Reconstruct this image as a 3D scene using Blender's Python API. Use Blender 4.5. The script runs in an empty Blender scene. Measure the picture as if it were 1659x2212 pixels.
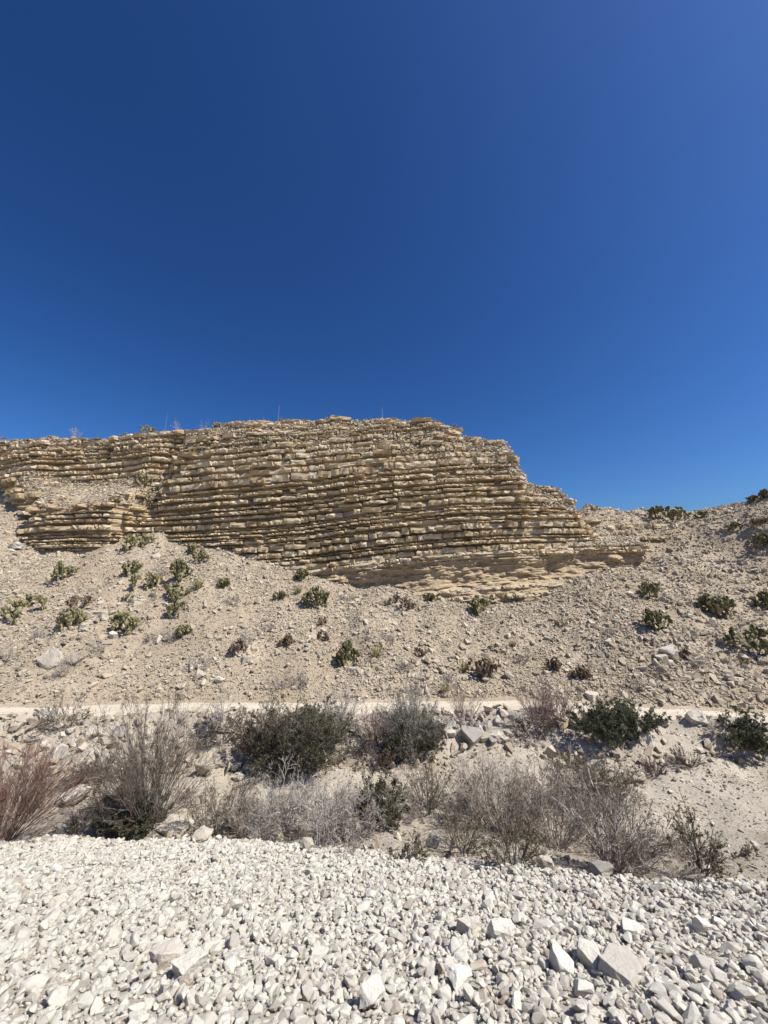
import bpy, bmesh, math, random
import numpy as np
from mathutils import Matrix, Vector, Euler

# ------------------------------------------------------------------ camera, sky, sun, exposure
scene = bpy.context.scene
COL = scene.collection
PITCH = math.radians(9.0)
EYE = 5.0                      # metres above the floor of the wash
FPX = 386.0                    # focal length in pixels of a 768 wide picture
cam_data = bpy.data.cameras.new("camera")
cam = bpy.data.objects.new("camera", cam_data)
COL.objects.link(cam)
cam.location = (0, 0, EYE)
cam.rotation_euler = (math.pi / 2 + PITCH, 0, 0)
cam_data.sensor_fit = 'HORIZONTAL'
cam_data.sensor_width = 36.0
cam_data.lens = FPX / 768.0 * 36.0
cam_data.clip_start = 0.05
cam_data.clip_end = 6000
scene.camera = cam
scene.render.resolution_x, scene.render.resolution_y = 768, 1024

SUN_EL = math.radians(54)
SUN_AZ = math.radians(116)     # clockwise from the view direction (+y): to the right, a little behind the camera
world = bpy.data.worlds.new("World")
scene.world = world
world.use_nodes = True
wn = world.node_tree
bg = wn.nodes["Background"]
sky = wn.nodes.new("ShaderNodeTexSky")
sky.sky_type = 'NISHITA'
sky.sun_disc = False
sky.sun_elevation = SUN_EL
sky.sun_rotation = SUN_AZ
sky.altitude = 1500
sky.air_density = 1.3
sky.dust_density = 5
sky.ozone_density = 8.5
hsv = wn.nodes.new("ShaderNodeHueSaturation")      # clear desert air: one even, stronger blue
hsv.inputs["Saturation"].default_value = 1.08
hsv.inputs["Hue"].default_value = 0.498
hsv.inputs["Value"].default_value = 0.72
wn.links.new(sky.outputs[0], hsv.inputs["Color"])
gam = wn.nodes.new("ShaderNodeGamma")
gam.inputs[1].default_value = 1.5
wn.links.new(hsv.outputs[0], gam.inputs[0])
wn.links.new(gam.outputs[0], bg.inputs[0])
bg.inputs[1].default_value = 0.054
sun_data = bpy.data.lights.new("sun", 'SUN')
sun_data.energy = 4.2
sun_data.angle = math.radians(0.53)
sun_data.color = (1.0, 0.94, 0.84)
sun = bpy.data.objects.new("sun", sun_data)
COL.objects.link(sun)
sd = Vector((math.cos(SUN_EL) * math.sin(SUN_AZ), math.cos(SUN_EL) * math.cos(SUN_AZ), math.sin(SUN_EL)))
sun.rotation_euler = sd.to_track_quat('Z', 'Y').to_euler()
sun.location = sd * 60
vs = scene.view_settings
vs.view_transform = 'Standard'
vs.look = 'None'
vs.gamma = 1.0
vs.use_curve_mapping = False
vs.exposure = 0.66

# ------------------------------------------------------------------ small maths
def _hash(ix, iy, iz, seed):
    with np.errstate(over='ignore'):
        h = (ix.astype(np.uint32) * np.uint32(374761393) + iy.astype(np.uint32) * np.uint32(668265263)
             + iz.astype(np.uint32) * np.uint32(2147483647) + np.uint32(seed * 144665 + 977))
        h = (h ^ (h >> np.uint32(13))) * np.uint32(1274126177)
        h = h ^ (h >> np.uint32(16))
        h = h * np.uint32(2246822519)
        h = h ^ (h >> np.uint32(15))
    return h.astype(np.float64) / 4294967295.0 * 2 - 1

def noise(x, y=0.0, z=0.0, seed=0):
    x, y, z = np.broadcast_arrays(np.asarray(x, float), np.asarray(y, float), np.asarray(z, float))
    fx, fy, fz = np.floor(x), np.floor(y), np.floor(z)
    tx, ty, tz = x - fx, y - fy, z - fz
    tx, ty, tz = (t * t * (3 - 2 * t) for t in (tx, ty, tz))
    ix, iy, iz = (f.astype(np.int64) & 0xffffffff for f in (fx, fy, fz))
    r = 0
    for dx in (0, 1):
        for dy in (0, 1):
            for dz in (0, 1):
                w = (tx if dx else 1 - tx) * (ty if dy else 1 - ty) * (tz if dz else 1 - tz)
                r = r + w * _hash((ix + dx) & 0xffffffff, (iy + dy) & 0xffffffff, (iz + dz) & 0xffffffff, seed)
    return r

def fbm(x, y=0.0, z=0.0, seed=0, oct=4, gain=.5):
    a, s, r = 1.0, 1.0, 0
    for k in range(oct):
        r = r + a * noise(np.asarray(x) * s, np.asarray(y) * s, np.asarray(z) * s, seed + 31 * k)
        a *= gain
        s *= 2.03
    return r

def sstep(a, b, x):
    t = np.clip((x - a) / (b - a), 0, 1)
    return t * t * (3 - 2 * t)

SC = 768.0 / 1659.0            # pixels below are read off a 1659 x 2212 view of the photograph
cp, sp = math.cos(PITCH), math.sin(PITCH)
def ray(u, v):
    xc = (u * SC - 384) / FPX
    yc = (512 - v * SC) / FPX
    return np.array([xc, cp - yc * sp, sp + yc * cp])

def at_z(u, v, z):
    d = ray(u, v)
    t = (z - EYE) / d[2]
    return d[0] * t, d[1] * t, z

def at_y(u, v, y):
    d = ray(u, v)
    t = y / d[1]
    return d[0] * t, y, EYE + d[2] * t

def project(x, y, z):
    """world arrays -> (u, v, depth) in the 1659 view"""
    dz = z - EYE
    dep = y * cp + dz * sp
    up = -y * sp + dz * cp
    dep_ = np.where(dep > .05, dep, .05)
    return (384 + FPX * x / dep_) / SC, (512 - FPX * up / dep_) / SC, dep

# ------------------------------------------------------------------ terrain profile, as key lines across the scene
GS, GH = 0.44, 1.3             # the gravel bank: z = EYE - GH - GS * y
def gravel_pt(u, v):
    d = ray(u, v)
    t = GH / (-d[2] - GS * d[1])
    return d[0] * t, d[1] * t, EYE + d[2] * t

def line(pts):
    a = np.array(pts, float)
    a = a[np.argsort(a[:, 0])]
    return a[:, 0], a[:, 1], a[:, 2]

L_gravel = line([gravel_pt(u, v) for u, v in [(0, 1818), (150, 1812), (300, 1815), (430, 1815), (560, 1822), (700, 1832), (850, 1848), (1000, 1862),
                 (1100, 1868), (1200, 1885), (1300, 1900), (1450, 1912), (1550, 1918), (1659, 1925)]])
L_foot = line([at_z(u, v, z) for u, v, z in [(0, 1690, .02), (200, 1682, .02), (400, 1655, .03), (560, 1652, .05), (700, 1652, .05), (850, 1648, .08), (1000, 1630, .2),
               (1150, 1622, .3), (1300, 1640, .3), (1450, 1640, .32), (1659, 1640, .35)]])
L_berm = line([at_z(u, v, .95) for u, v in [(0, 1553), (200, 1548), (400, 1545), (600, 1543), (950, 1541), (1130, 1539), (1417, 1549), (1659, 1566)]])
L_road = line([at_z(u, v, .74) for u, v in [(0, 1529), (200, 1524), (400, 1519), (700, 1516), (950, 1515), (1130, 1515), (1417, 1529), (1659, 1541)]])
CONTACT = [(-120, 1025, 30.5), (0, 1042, 29), (30, 1075, 26.5), (50, 1122, 24.2), (80, 1174, 22.8), (190, 1182, 22.2), (280, 1168, 22.6), (360, 1157, 22.6), (430, 1182, 21.9),
           (510, 1196, 21.4), (590, 1216, 21), (690, 1239, 20.6), (760, 1262, 20.2), (830, 1263, 20.1), (900, 1279, 19.8), (960, 1291, 19.6), (1020, 1298, 19.6),
           (1090, 1297, 19.7), (1160, 1290, 20), (1215, 1248, 20.8), (1260, 1220, 21.4), (1320, 1209, 21.9), (1385, 1199, 22.3), (1450, 1184, 22.7), (1510, 1172, 22.7),
           (1600, 1150, 21.6), (1700, 1130, 19.8), (1850, 1110, 17.5)]
L_contact = line([at_y(*c) for c in CONTACT])
RIDGE = [(1270, 1097, 26), (1400, 1108, 27), (1510, 1100, 26.6), (1560, 1091, 26), (1610, 1086, 25.2), (1659, 1066, 24), (1750, 1035, 22.2), (1900, 1000, 20)]
L_ridge = line([at_y(*c) for c in RIDGE])
TOP = [(-150, 948, 28), (0, 949, 27.5), (100, 946, 27), (250, 949, 26), (300, 940, 25.6), (400, 931, 25), (500, 923, 24.8), (560, 914, 24.6), (700, 908, 24.3), (850, 908, 24), (940, 914, 23.8),
       (985, 922, 23.6), (1000, 939, 23.4), (1060, 950, 23.2), (1095, 957, 23.1), (1106, 985, 23), (1120, 1012, 23), (1137, 1037, 23), (1160, 1047, 23), (1195, 1053, 23), (1220, 1077, 23.2),
       (1247, 1092, 23.6), (1272, 1098, 24.4), (1300, 1112, 25.2), (1340, 1135, 26)]
L_top = line([at_y(*c) for c in TOP])

def keyed(L, x):
    return np.interp(x, L[0], L[1]), np.interp(x, L[0], L[2])

X_END = 12.4                   # the cliff's right end
def keylines(x):
    x = np.asarray(x, float)
    o = np.ones_like(x)
    yg, zg = keyed(L_gravel, x)
    zg = EYE - GH - GS * yg
    yf, zf = keyed(L_foot, x)
    yb, zb = keyed(L_berm, x)
    yr, zr = keyed(L_road, x)
    yr = yr + .10 * noise(x * 1.1, 3.3, 0, 14) + .05 * noise(x * 3.7, 1.3, 0, 15)
    yb = yb + .08 * noise(x * 1.4, 7.3, 0, 16)
    yc, zc = keyed(L_contact, x)
    yt, zt_ = keyed(L_ridge, x)
    w = sstep(X_END - 1.6, X_END + 1.6, x)
    yk = yc + 3.5 + w * (yt - yc - 3.5)
    zk = zc + 1.2 + w * (zt_ - zc - 1.2)
    yh = np.minimum(yg + np.maximum(zg, .1) * 2.0 + .25, yf - .8)
    ys = [-14 * o, .68 * o, yg, yg + .22, yh, yf, yb, yb + .28, yr, yc, yk, yk + 16]
    zs = [3.4 * o, 3.4 * o, zg, zg - .2, .05 * o, zf, zb, .72 * o, .74 * o, zc, zk, zk - 5]
    return ys, zs

def terrain(x, y, detail=True):
    x = np.asarray(x, float)
    y = np.asarray(y, float)
    ys, zs = keylines(x)
    z = zs[0].copy() if hasattr(zs[0], 'copy') else zs[0]
    for k in range(len(ys) - 1):
        t = np.clip((y - ys[k]) / np.maximum(ys[k + 1] - ys[k], .02), 0, 1)
        z = z + t * (zs[k + 1] - zs[k])
    if detail:
        road = sstep(-.25, .1, y - ys[7]) * (1 - sstep(-.1, .4, y - ys[8]))
        amp = .05 + .09 * sstep(0, 3, y - ys[8]) + .11 * sstep(0, .6, y - ys[3]) * (1 - sstep(-.3, 0, y - ys[7]))
        z = z + (1 - .9 * road) * amp * fbm(x * .9, y * .9, 0, 5, 4) * np.where(y > ys[2] - .2, 1, .5)
        tr = (y - ys[7]) / np.maximum(ys[8] - ys[7], .1)
        z = z - road * .045 * (np.exp(-((tr - .3) / .09) ** 2) + np.exp(-((tr - .74) / .09) ** 2))
        z = z + road * .015 * noise(x * 2, y * 3, 0, 9) + .22 * sstep(1, 4, y - ys[8]) * noise(x * .22, y * .22, 3, 17) + .15 * sstep(.5, 3, y - ys[8]) * noise(x * .8 + .2 * y, y * .18, 3, 18)
        z = z - .18 * np.exp(-((y - ys[9]) / .7) ** 2) * sstep(8, 10, x) * (1 - sstep(16, 18, x))
    return z

def normal(x, y):
    e = .12
    gx = (terrain(x + e, y) - terrain(x - e, y)) / (2 * e)
    gy = (terrain(x, y + e) - terrain(x, y - e)) / (2 * e)
    n = np.stack([-gx, -gy, np.ones_like(gx)], -1)
    return n / np.linalg.norm(n, axis=-1, keepdims=True)

# ------------------------------------------------------------------ the rock face
def dip(x):
    return 1.0 * np.tanh(np.asarray(x) / 9.0) + .05 * np.sin(np.asarray(x) * .35 + 1) - .35 * sstep(-13, -15.5, np.asarray(x)) * 0

def face(x, z):
    """depth of the smoothed rock face at x, height z"""
    x = np.asarray(x, float)
    z = np.asarray(z, float)
    yc, zc = keyed(L_contact, x)
    yt, H = keyed(L_top, x)
    tau = np.clip((z - zc) / np.maximum(H - zc, .3), -.5, 1)
    tp = np.maximum(tau, 0)
    g = .42 * tp + .58 * tp ** 4
    # left wing: ledge, rubble bench, upper tier
    gl = .06 * np.clip(tp / .27, 0, 1) + .66 * sstep(.25, .58, tp) + .28 * np.clip((tp - .52) / .48, 0, 1)
    wl = sstep(-13.6, -16.2, x) * sstep(-26, -22.5, x)
    g = g * (1 - wl) + gl * wl
    y = yc + (yt - yc) * g + np.minimum(tau, 0) * 1.0
    # gully beside the left wing, and the wing's own corner
    y = y + 1.1 * np.exp(-((x + 14.3 - .12 * (z - 9)) / .75) ** 2) * sstep(0.0, .25, tp) * (1 - sstep(.85, 1, tp))
    y = y - .7 * sstep(-15.0, -15.8, x) * sstep(-23, -19, x) * (1 - sstep(.35, .6, tp))
    y = y + .45 * fbm(x * .33, z * .18, 0, 21, 3) * sstep(-.02, .1, tp)
    # the massive soft unit at the foot is undercut
    q = z - dip(x)
    y = y - .26 * sstep(5.66, 5.5, q) * sstep(-9, -3, x) + .2 * sstep(5.1, 4.5, q) - .2 * sstep(4.3, 3.6, q) + .17 * fbm(x * 1.1, q * 2.0, 0, 23, 4) * sstep(5.7, 5.2, q)
    # right end runs back into the slope
    y = y + np.maximum(x - (X_END - 1.2), 0) * 1.1 * sstep(5.6, 7.2, q) - .2 * sstep(8.5, 11, x) * sstep(5.85, 5.6, q)
    y = y + np.maximum(x - 14.6, 0) * 1.3
    return y

def hit(u, v):
    """where the line of sight through a pixel meets the ground or the rock face"""
    d = ray(u, v)
    y = np.arange(1.2, 34, .01)
    x = d[0] / d[1] * y
    z = EYE + d[2] / d[1] * y
    below = z < terrain(x, y)
    yt, H = keyed(L_top, x)
    infc = (y > face(x, z)) & (z < H) & (x < X_END) & (y > 17)
    ok = below | infc
    if not ok.any():
        i = -1
    else:
        i = int(np.argmax(ok))
    return x[i], y[i], z[i]

def on_top(u, v, back=-.05):
    x, y, z = at_y(u, v, 24.5)
    for _ in range(4):
        yt, H = keyed(L_top if x < X_END else L_ridge, x)
        x = at_y(u, v, float(yt))[0]
    return x, float(yt) + back, float(H) + .04
# ------------------------------------------------------------------ object helpers
def tag(o, label=None, cat=None, group=None, kind=None):
    if label: o["label"] = label
    if cat: o["category"] = cat
    if group: o["group"] = group
    if kind: o["kind"] = kind
    return o

def link(name, mesh, parent=None):
    o = bpy.data.objects.new(name, mesh)
    COL.objects.link(o)
    if parent is not None: o.parent = parent
    return o

def empty(name, loc=(0, 0, 0)):
    o = bpy.data.objects.new(name, None)
    COL.objects.link(o)
    o.location = loc
    o.empty_display_size = .2
    return o

def np_mesh(name, verts, faces, mat=None, smooth=False):
    """faces: (n, 3) or (n, 4) int array"""
    me = bpy.data.meshes.new(name)
    verts = np.asarray(verts, np.float32)
    faces = np.asarray(faces, np.int32)
    k = faces.shape[1]
    me.vertices.add(len(verts))
    me.vertices.foreach_set("co", verts.ravel())
    me.loops.add(faces.size)
    me.loops.foreach_set("vertex_index", faces.ravel())
    me.polygons.add(len(faces))
    me.polygons.foreach_set("loop_start", np.arange(0, faces.size, k, dtype=np.int32))
    me.polygons.foreach_set("loop_total", np.full(len(faces), k, np.int32))
    me.polygons.foreach_set("use_smooth", np.full(len(faces), smooth, bool))
    me.update(calc_edges=True)
    me.validate()
    if mat: me.materials.append(mat)
    return me

# ------------------------------------------------------------------ materials
def new_mat(name):
    m = bpy.data.materials.new(name)
    m.use_nodes = True
    nt = m.node_tree
    b = nt.nodes["Principled BSDF"]
    b.inputs["Roughness"].default_value = .92
    b.inputs["Specular IOR Level"].default_value = .25
    return m, nt, b

def ramp(nt, stops):
    r = nt.nodes.new("ShaderNodeValToRGB")
    e = r.color_ramp.elements
    while len(e) < len(stops): e.new(.5)
    for k, (p, c) in enumerate(stops):
        e[k].position = p
        e[k].color = (*c, 1)
    return r

def tex_noise(nt, scale, detail=5, rough=.55, coord='Object', stretch=None):
    tc = nt.nodes.new("ShaderNodeTexCoord")
    n = nt.nodes.new("ShaderNodeTexNoise")
    n.inputs["Scale"].default_value = scale
    n.inputs["Detail"].default_value = detail
    n.inputs["Roughness"].default_value = rough
    src = tc.outputs[coord]
    if stretch:
        mp = nt.nodes.new("ShaderNodeMapping")
        mp.inputs["Scale"].default_value = stretch
        nt.links.new(src, mp.inputs[0])
        src = mp.outputs[0]
    nt.links.new(src, n.inputs["Vector"])
    return n

def mix(nt, a, b, fac, mode='MIX'):
    m = nt.nodes.new("ShaderNodeMix")
    m.data_type = 'RGBA'
    m.blend_type = mode
    for sock, val in ((m.inputs[0], fac), (m.inputs[6], a), (m.inputs[7], b)):
        if hasattr(val, 'links'): nt.links.new(val, sock)
        elif isinstance(val, (int, float)): sock.default_value = val
        else: sock.default_value = (*val, 1)
    return m.outputs[2]

def bump(nt, bsdf, height, strength, dist):
    b = nt.nodes.new("ShaderNodeBump")
    b.inputs["Strength"].default_value = strength
    b.inputs["Distance"].default_value = dist
    nt.links.new(height, b.inputs["Height"])
    nt.links.new(b.outputs[0], bsdf.inputs["Normal"])
    return b

def rock_mat(name, stops, stain, island=False, scale=7, bstr=.6, bdist=.02, stain_amt=.5, world=False):
    """each stone its own tone, clouded with a second colour and finely rough"""
    m, nt, b = new_mat(name)
    if island:
        g = nt.nodes.new("ShaderNodeNewGeometry")
        rnd = g.outputs["Random Per Island"]
    else:
        g = nt.nodes.new("ShaderNodeObjectInfo")
        rnd = g.outputs["Random"]
    r = ramp(nt, stops)
    nt.links.new(rnd, r.inputs[0])
    n1 = tex_noise(nt, scale, 6, .62)
    f = ramp(nt, [(.42, (0, 0, 0)), (.68, (stain_amt,) * 3)])
    nt.links.new(n1.outputs[0], f.inputs[0])
    c = mix(nt, r.outputs[0], stain, f.outputs[0])
    n2 = tex_noise(nt, scale * 6, 6, .7)
    c2 = mix(nt, c, n2.outputs[0], .22, 'OVERLAY')
    nt.links.new(c2, b.inputs["Base Color"])
    bump(nt, b, n2.outputs[0], bstr, bdist)
    return m

def ground_mat(name, c1, c2, c3, s1, s2, bstr=.7, bdist=.03, stretch=None):
    m, nt, b = new_mat(name)
    n1 = tex_noise(nt, s1, 6, .6, stretch=stretch)
    n2 = tex_noise(nt, s2, 7, .75, stretch=stretch)
    r1 = ramp(nt, [(.35, c1), (.65, c2)])
    nt.links.new(n1.outputs[0], r1.inputs[0])
    f = ramp(nt, [(.48, (0, 0, 0)), (.62, (.75,) * 3)])
    nt.links.new(n2.outputs[0], f.inputs[0])
    c = mix(nt, r1.outputs[0], c3, f.outputs[0])
    nt.links.new(c, b.inputs["Base Color"])
    bump(nt, b, n2.outputs[0], bstr, bdist)
    return m

M = {}
M['gravel_ground'] = ground_mat('gravel_dust', (.46, .42, .35), (.56, .52, .45), (.38, .34, .28), 3, 45, 1, .02)
M['gravel'] = rock_mat('limestone_cobble', [(0, (.43, .40, .345)), (.2, (.57, .535, .46)), (.65, (.69, .66, .575)), (.9, (.63, .585, .50)), (1, (.42, .345, .27))], (.47, .445, .39), scale=3.5, bdist=.06, bstr=.5)
M['wash'] = ground_mat('wash_silt', (.44, .385, .305), (.53, .475, .39), (.34, .30, .245), 1.3, 16, 1, .06)
M['road'] = ground_mat('track_dust', (.50, .44, .35), (.59, .53, .43), (.42, .365, .285), 1.6, 14, .8, .03, (.4, 2.5, 1))
M['talus'] = ground_mat('talus_fines', (.33, .265, .18), (.45, .38, .285), (.29, .235, .165), .35, 12, 1, .05)
M['scree'] = rock_mat('limestone_flag', [(0, (.30, .245, .175)), (.35, (.40, .335, .25)), (.75, (.48, .415, .32)), (1, (.57, .515, .425))], (.33, .265, .185), scale=2.5, bdist=.05)
M['boulder'] = rock_mat('limestone_boulder', [(0, (.38, .335, .265)), (.5, (.48, .43, .35)), (1, (.56, .52, .45))], (.34, .29, .225), scale=2.2, bdist=.05, bstr=.7)
M['greyrock'] = rock_mat('grey_limestone', [(0, (.24, .225, .20)), (1, (.34, .32, .28))], (.40, .36, .29), scale=2, bdist=.05)
M['block'] = rock_mat('bedded_limestone', [(0, (.40, .305, .185)), (.5, (.50, .41, .275)), (1, (.60, .525, .395))], (.37, .265, .145), scale=2.2, bdist=.08, bstr=.8, stain_amt=.7)
M['block_i'] = rock_mat('bedded_limestone_joined', [(0, (.40, .305, .185)), (.5, (.50, .41, .275)), (1, (.60, .525, .395))], (.37, .265, .145), island=True, scale=1.6, bdist=.06, bstr=.8, stain_amt=.7)

def face_mat():
    m, nt, b = new_mat('cliff_rock')
    a = nt.nodes.new("ShaderNodeAttribute")
    a.attribute_name = 'hard'
    n1 = tex_noise(nt, 1.1, 7, .65, stretch=(.35, .35, 3.2))
    n2 = tex_noise(nt, 9, 7, .72, stretch=(.8, .8, 2.4))
    marl = ramp(nt, [(.32, (.29, .195, .10)), (.52, (.41, .295, .165)), (.7, (.49, .38, .24))])
    nt.links.new(n1.outputs[0], marl.inputs[0])
    lime = ramp(nt, [(.3, (.39, .31, .20)), (.6, (.52, .45, .335)), (.75, (.58, .52, .42))])
    nt.links.new(n2.outputs[0], lime.inputs[0])
    c = mix(nt, marl.outputs[0], lime.outputs[0], a.outputs["Fac"])
    c = mix(nt, c, n2.outputs[0], .25, 'OVERLAY')
    nt.links.new(c, b.inputs["Base Color"])
    bump(nt, b, n2.outputs[0], .9, .12)
    return m
M['face'] = face_mat()

def plant_mat(name, stops, transl=0.0, rough=.75):
    m, nt, b = new_mat(name)
    g = nt.nodes.new("ShaderNodeNewGeometry")
    r = ramp(nt, stops)
    nt.links.new(g.outputs["Random Per Island"], r.inputs[0])
    nt.links.new(r.outputs[0], b.inputs["Base Color"])
    b.inputs["Roughness"].default_value = rough
    if transl:
        b.inputs["Transmission Weight"].default_value = 0
        t = nt.nodes.new("ShaderNodeBsdfTranslucent")
        nt.links.new(r.outputs[0], t.inputs[0])
        ms = nt.nodes.new("ShaderNodeMixShader")
        ms.inputs[0].default_value = transl
        out = nt.nodes["Material Output"]
        nt.links.new(b.outputs[0], ms.inputs[1])
        nt.links.new(t.outputs[0], ms.inputs[2])
        nt.links.new(ms.outputs[0], out.inputs[0])
    return m
M['twig_grey'] = plant_mat('grey_twig', [(0, (.24, .21, .18)), (.5, (.36, .325, .29)), (1, (.50, .46, .42))])
M['twig_pale'] = plant_mat('pale_twig', [(0, (.19, .165, .14)), (.5, (.31, .28, .245)), (1, (.44, .405, .36))])
M['twig_brown'] = plant_mat('brown_twig', [(0, (.15, .115, .09)), (.5, (.26, .205, .165)), (1, (.39, .325, .265))])
M['twig_red'] = plant_mat('reddish_twig', [(0, (.20, .13, .11)), (.5, (.31, .22, .19)), (1, (.43, .33, .285))])
M['twig_umber'] = plant_mat('umber_twig', [(0, (.085, .065, .05)), (.5, (.17, .13, .10)), (1, (.28, .225, .175))])
M['twig_rust'] = plant_mat('rust_twig', [(0, (.12, .07, .052)), (.5, (.21, .13, .10)), (1, (.31, .215, .17))])
M['twig_dark'] = plant_mat('dark_twig', [(0, (.05, .045, .04)), (1, (.13, .11, .095))])
M['stem'] = plant_mat('shrub_stem', [(0, (.10, .085, .07)), (1, (.22, .19, .165))])
M['leaf_dark'] = plant_mat('dark_leaf', [(0, (.035, .04, .02)), (.6, (.075, .08, .042)), (1, (.135, .135, .08))], .2, .6)
M['leaf_green'] = plant_mat('green_leaf', [(0, (.045, .055, .027)), (.6, (.095, .108, .055)), (1, (.175, .18, .108))], .22, .55)
M['leaf_olive'] = plant_mat('olive_leaf', [(0, (.08, .075, .035)), (.6, (.135, .125, .062)), (1, (.20, .185, .105))], .2)
M['leaf_brown'] = plant_mat('brown_leaf', [(0, (.075, .055, .035)), (.6, (.13, .095, .062)), (1, (.19, .145, .10))], .2)
M['leaf_grey'] = plant_mat('greygreen_leaf', [(0, (.10, .105, .075)), (.6, (.165, .17, .125)), (1, (.25, .25, .20))], .2)
M['pad'] = plant_mat('cactus_pad', [(0, (.10, .095, .045)), (.5, (.185, .17, .082)), (.85, (.28, .255, .14)), (1, (.36, .30, .17))], 0, .6)
M['pad_dark'] = plant_mat('cactus_pad_dark', [(0, (.085, .085, .04)), (.6, (.145, .14, .068)), (1, (.21, .185, .095))], 0, .6)
M['pad_dry'] = plant_mat('cactus_pad_dry', [(0, (.09, .065, .045)), (.6, (.17, .125, .085)), (1, (.26, .20, .13))], 0, .8)
M['blade'] = plant_mat('dry_blade', [(0, (.16, .135, .05)), (.6, (.27, .235, .105)), (1, (.38, .34, .19))], .2)
M['straw'] = plant_mat('straw', [(0, (.28, .24, .16)), (1, (.45, .40, .30))], .2)

# ------------------------------------------------------------------ stones
def stone(seed, shape=(1, .8, .6), pts=13, bevel=.07, slab=False, rough=.02, fine=0):
    """a broken stone: the hull of a few scattered points, its edges chipped; longest half-size about 1"""
    rg = np.random.default_rng(seed)
    if slab:
        k = int(rg.integers(5, 8))
        a = np.sort(rg.uniform(0, 2 * math.pi, k) * .35 + np.arange(k) * 2 * math.pi / k)
        r = rg.uniform(.7, 1.08, k)
        ring = np.stack([np.cos(a) * r, np.sin(a) * r], -1)
        top = np.column_stack([ring * rg.uniform(.72, .98, (k, 1)), rg.uniform(.55, .9, k)])
        bot = np.column_stack([ring * rg.uniform(.85, 1.05, (k, 1)), -rg.uniform(.5, .9, k)])
        p = np.vstack([top, bot])
    else:
        p = rg.normal(size=(pts, 3))
        p /= np.linalg.norm(p, axis=1, keepdims=True)
        p *= rg.uniform(.78, 1.1, (pts, 1))
    p = p * np.array(shape)
    bm = bmesh.new()
    vs_ = [bm.verts.new(q) for q in p]
    r = bmesh.ops.convex_hull(bm, input=vs_)
    bmesh.ops.delete(bm, geom=[g for g in set(r["geom_interior"] + r["geom_unused"]) if isinstance(g, bmesh.types.BMVert)], context='VERTS')
    bmesh.ops.dissolve_limit(bm, angle_limit=math.radians(14), verts=bm.verts[:], edges=bm.edges[:])
    if bevel:
        bmesh.ops.bevel(bm, geom=bm.edges[:] + bm.verts[:], offset=bevel, segments=2, affect='EDGES', profile=.6, clamp_overlap=True)
    bmesh.ops.triangulate(bm, faces=bm.faces[:])
    if fine:
        for _ in range(fine):
            bmesh.ops.subdivide_edges(bm, edges=[e for e in bm.edges if e.calc_length() > .16], cuts=1, use_grid_fill=True)
            bmesh.ops.triangulate(bm, faces=bm.faces[:])
    bm.verts.ensure_lookup_table()
    v = np.array([x.co[:] for x in bm.verts])
    f = np.array([[q.index for q in t.verts] for t in bm.faces])
    bm.free()
    if fine: v = v + .07 * np.stack([fbm(v[:, 0] * 2.3 + seed, v[:, 1] * 2.3, v[:, 2] * 2.3 + 9 * k, seed + k, 4) for k in range(3)], -1)
    v = v * (1 + rough * noise(v[:, 0] * 5 + seed, v[:, 1] * 5, v[:, 2] * 5, seed)[:, None])
    return v, f

def rot_from(nrm, spin, tilt, rg):
    """rotation matrices: z axis along nrm (wobbled), spun about it"""
    n = nrm + rg.normal(size=nrm.shape) * tilt[:, None]
    n /= np.linalg.norm(n, axis=1, keepdims=True)
    a = np.stack([np.cos(spin), np.sin(spin), np.zeros_like(spin)], -1)
    y = np.cross(n, a)
    y /= np.linalg.norm(y, axis=1, keepdims=True)
    x = np.cross(y, n)
    return np.stack([x, y, n], -1)

def eulers(R):
    b = np.arcsin(np.clip(-R[:, 2, 0], -1, 1))
    a = np.arctan2(R[:, 2, 1], R[:, 2, 2])
    c = np.arctan2(R[:, 1, 0], R[:, 0, 0])
    return np.stack([a, b, c], -1)

def scatter(name, pos, eul, scl, idx, protos, parent):
    """one object: the stones too many to count, set out on points by geometry nodes"""
    me = bpy.data.meshes.new(name)
    n = len(pos)
    me.vertices.add(n)
    me.vertices.foreach_set("co", np.asarray(pos, np.float32).ravel())
    for nm, ty, arr, key in (('rot', 'FLOAT_VECTOR', eul, 'vector'), ('scl', 'FLOAT_VECTOR', scl, 'vector'), ('idx', 'INT', idx, 'value')):
        at = me.attributes.new(nm, ty, 'POINT')
        at.data.foreach_set(key, np.asarray(arr, np.int32 if ty == 'INT' else np.float32).ravel())
    o = link(name, me, parent)
    ng = bpy.data.node_groups.new(name + "_scatter", 'GeometryNodeTree')
    ng.interface.new_socket("Geometry", in_out='INPUT', socket_type='NodeSocketGeometry')
    ng.interface.new_socket("Geometry", in_out='OUTPUT', socket_type='NodeSocketGeometry')
    N = ng.nodes
    gi, go = N.new("NodeGroupInput"), N.new("NodeGroupOutput")
    ci = N.new("GeometryNodeCollectionInfo")
    ci.inputs["Collection"].default_value = protos
    ci.inputs["Separate Children"].default_value = True
    ci.inputs["Reset Children"].default_value = True
    ip = N.new("GeometryNodeInstanceOnPoints")
    ip.inputs["Pick Instance"].default_value = True
    for nm, ty, sock in (('rot', 'FLOAT_VECTOR', "Rotation"), ('scl', 'FLOAT_VECTOR', "Scale"), ('idx', 'INT', "Instance Index")):
        na = N.new("GeometryNodeInputNamedAttribute")
        na.data_type = ty
        na.inputs["Name"].default_value = nm
        ng.links.new(na.outputs["Attribute"], ip.inputs[sock])
    ng.links.new(gi.outputs[0], ip.inputs["Points"])
    ng.links.new(ci.outputs[0], ip.inputs["Instance"])
    ng.links.new(ip.outputs[0], go.inputs[0])
    md = o.modifiers.new("scatter", 'NODES')
    md.node_group = ng
    return tag(o, kind='stuff')

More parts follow.
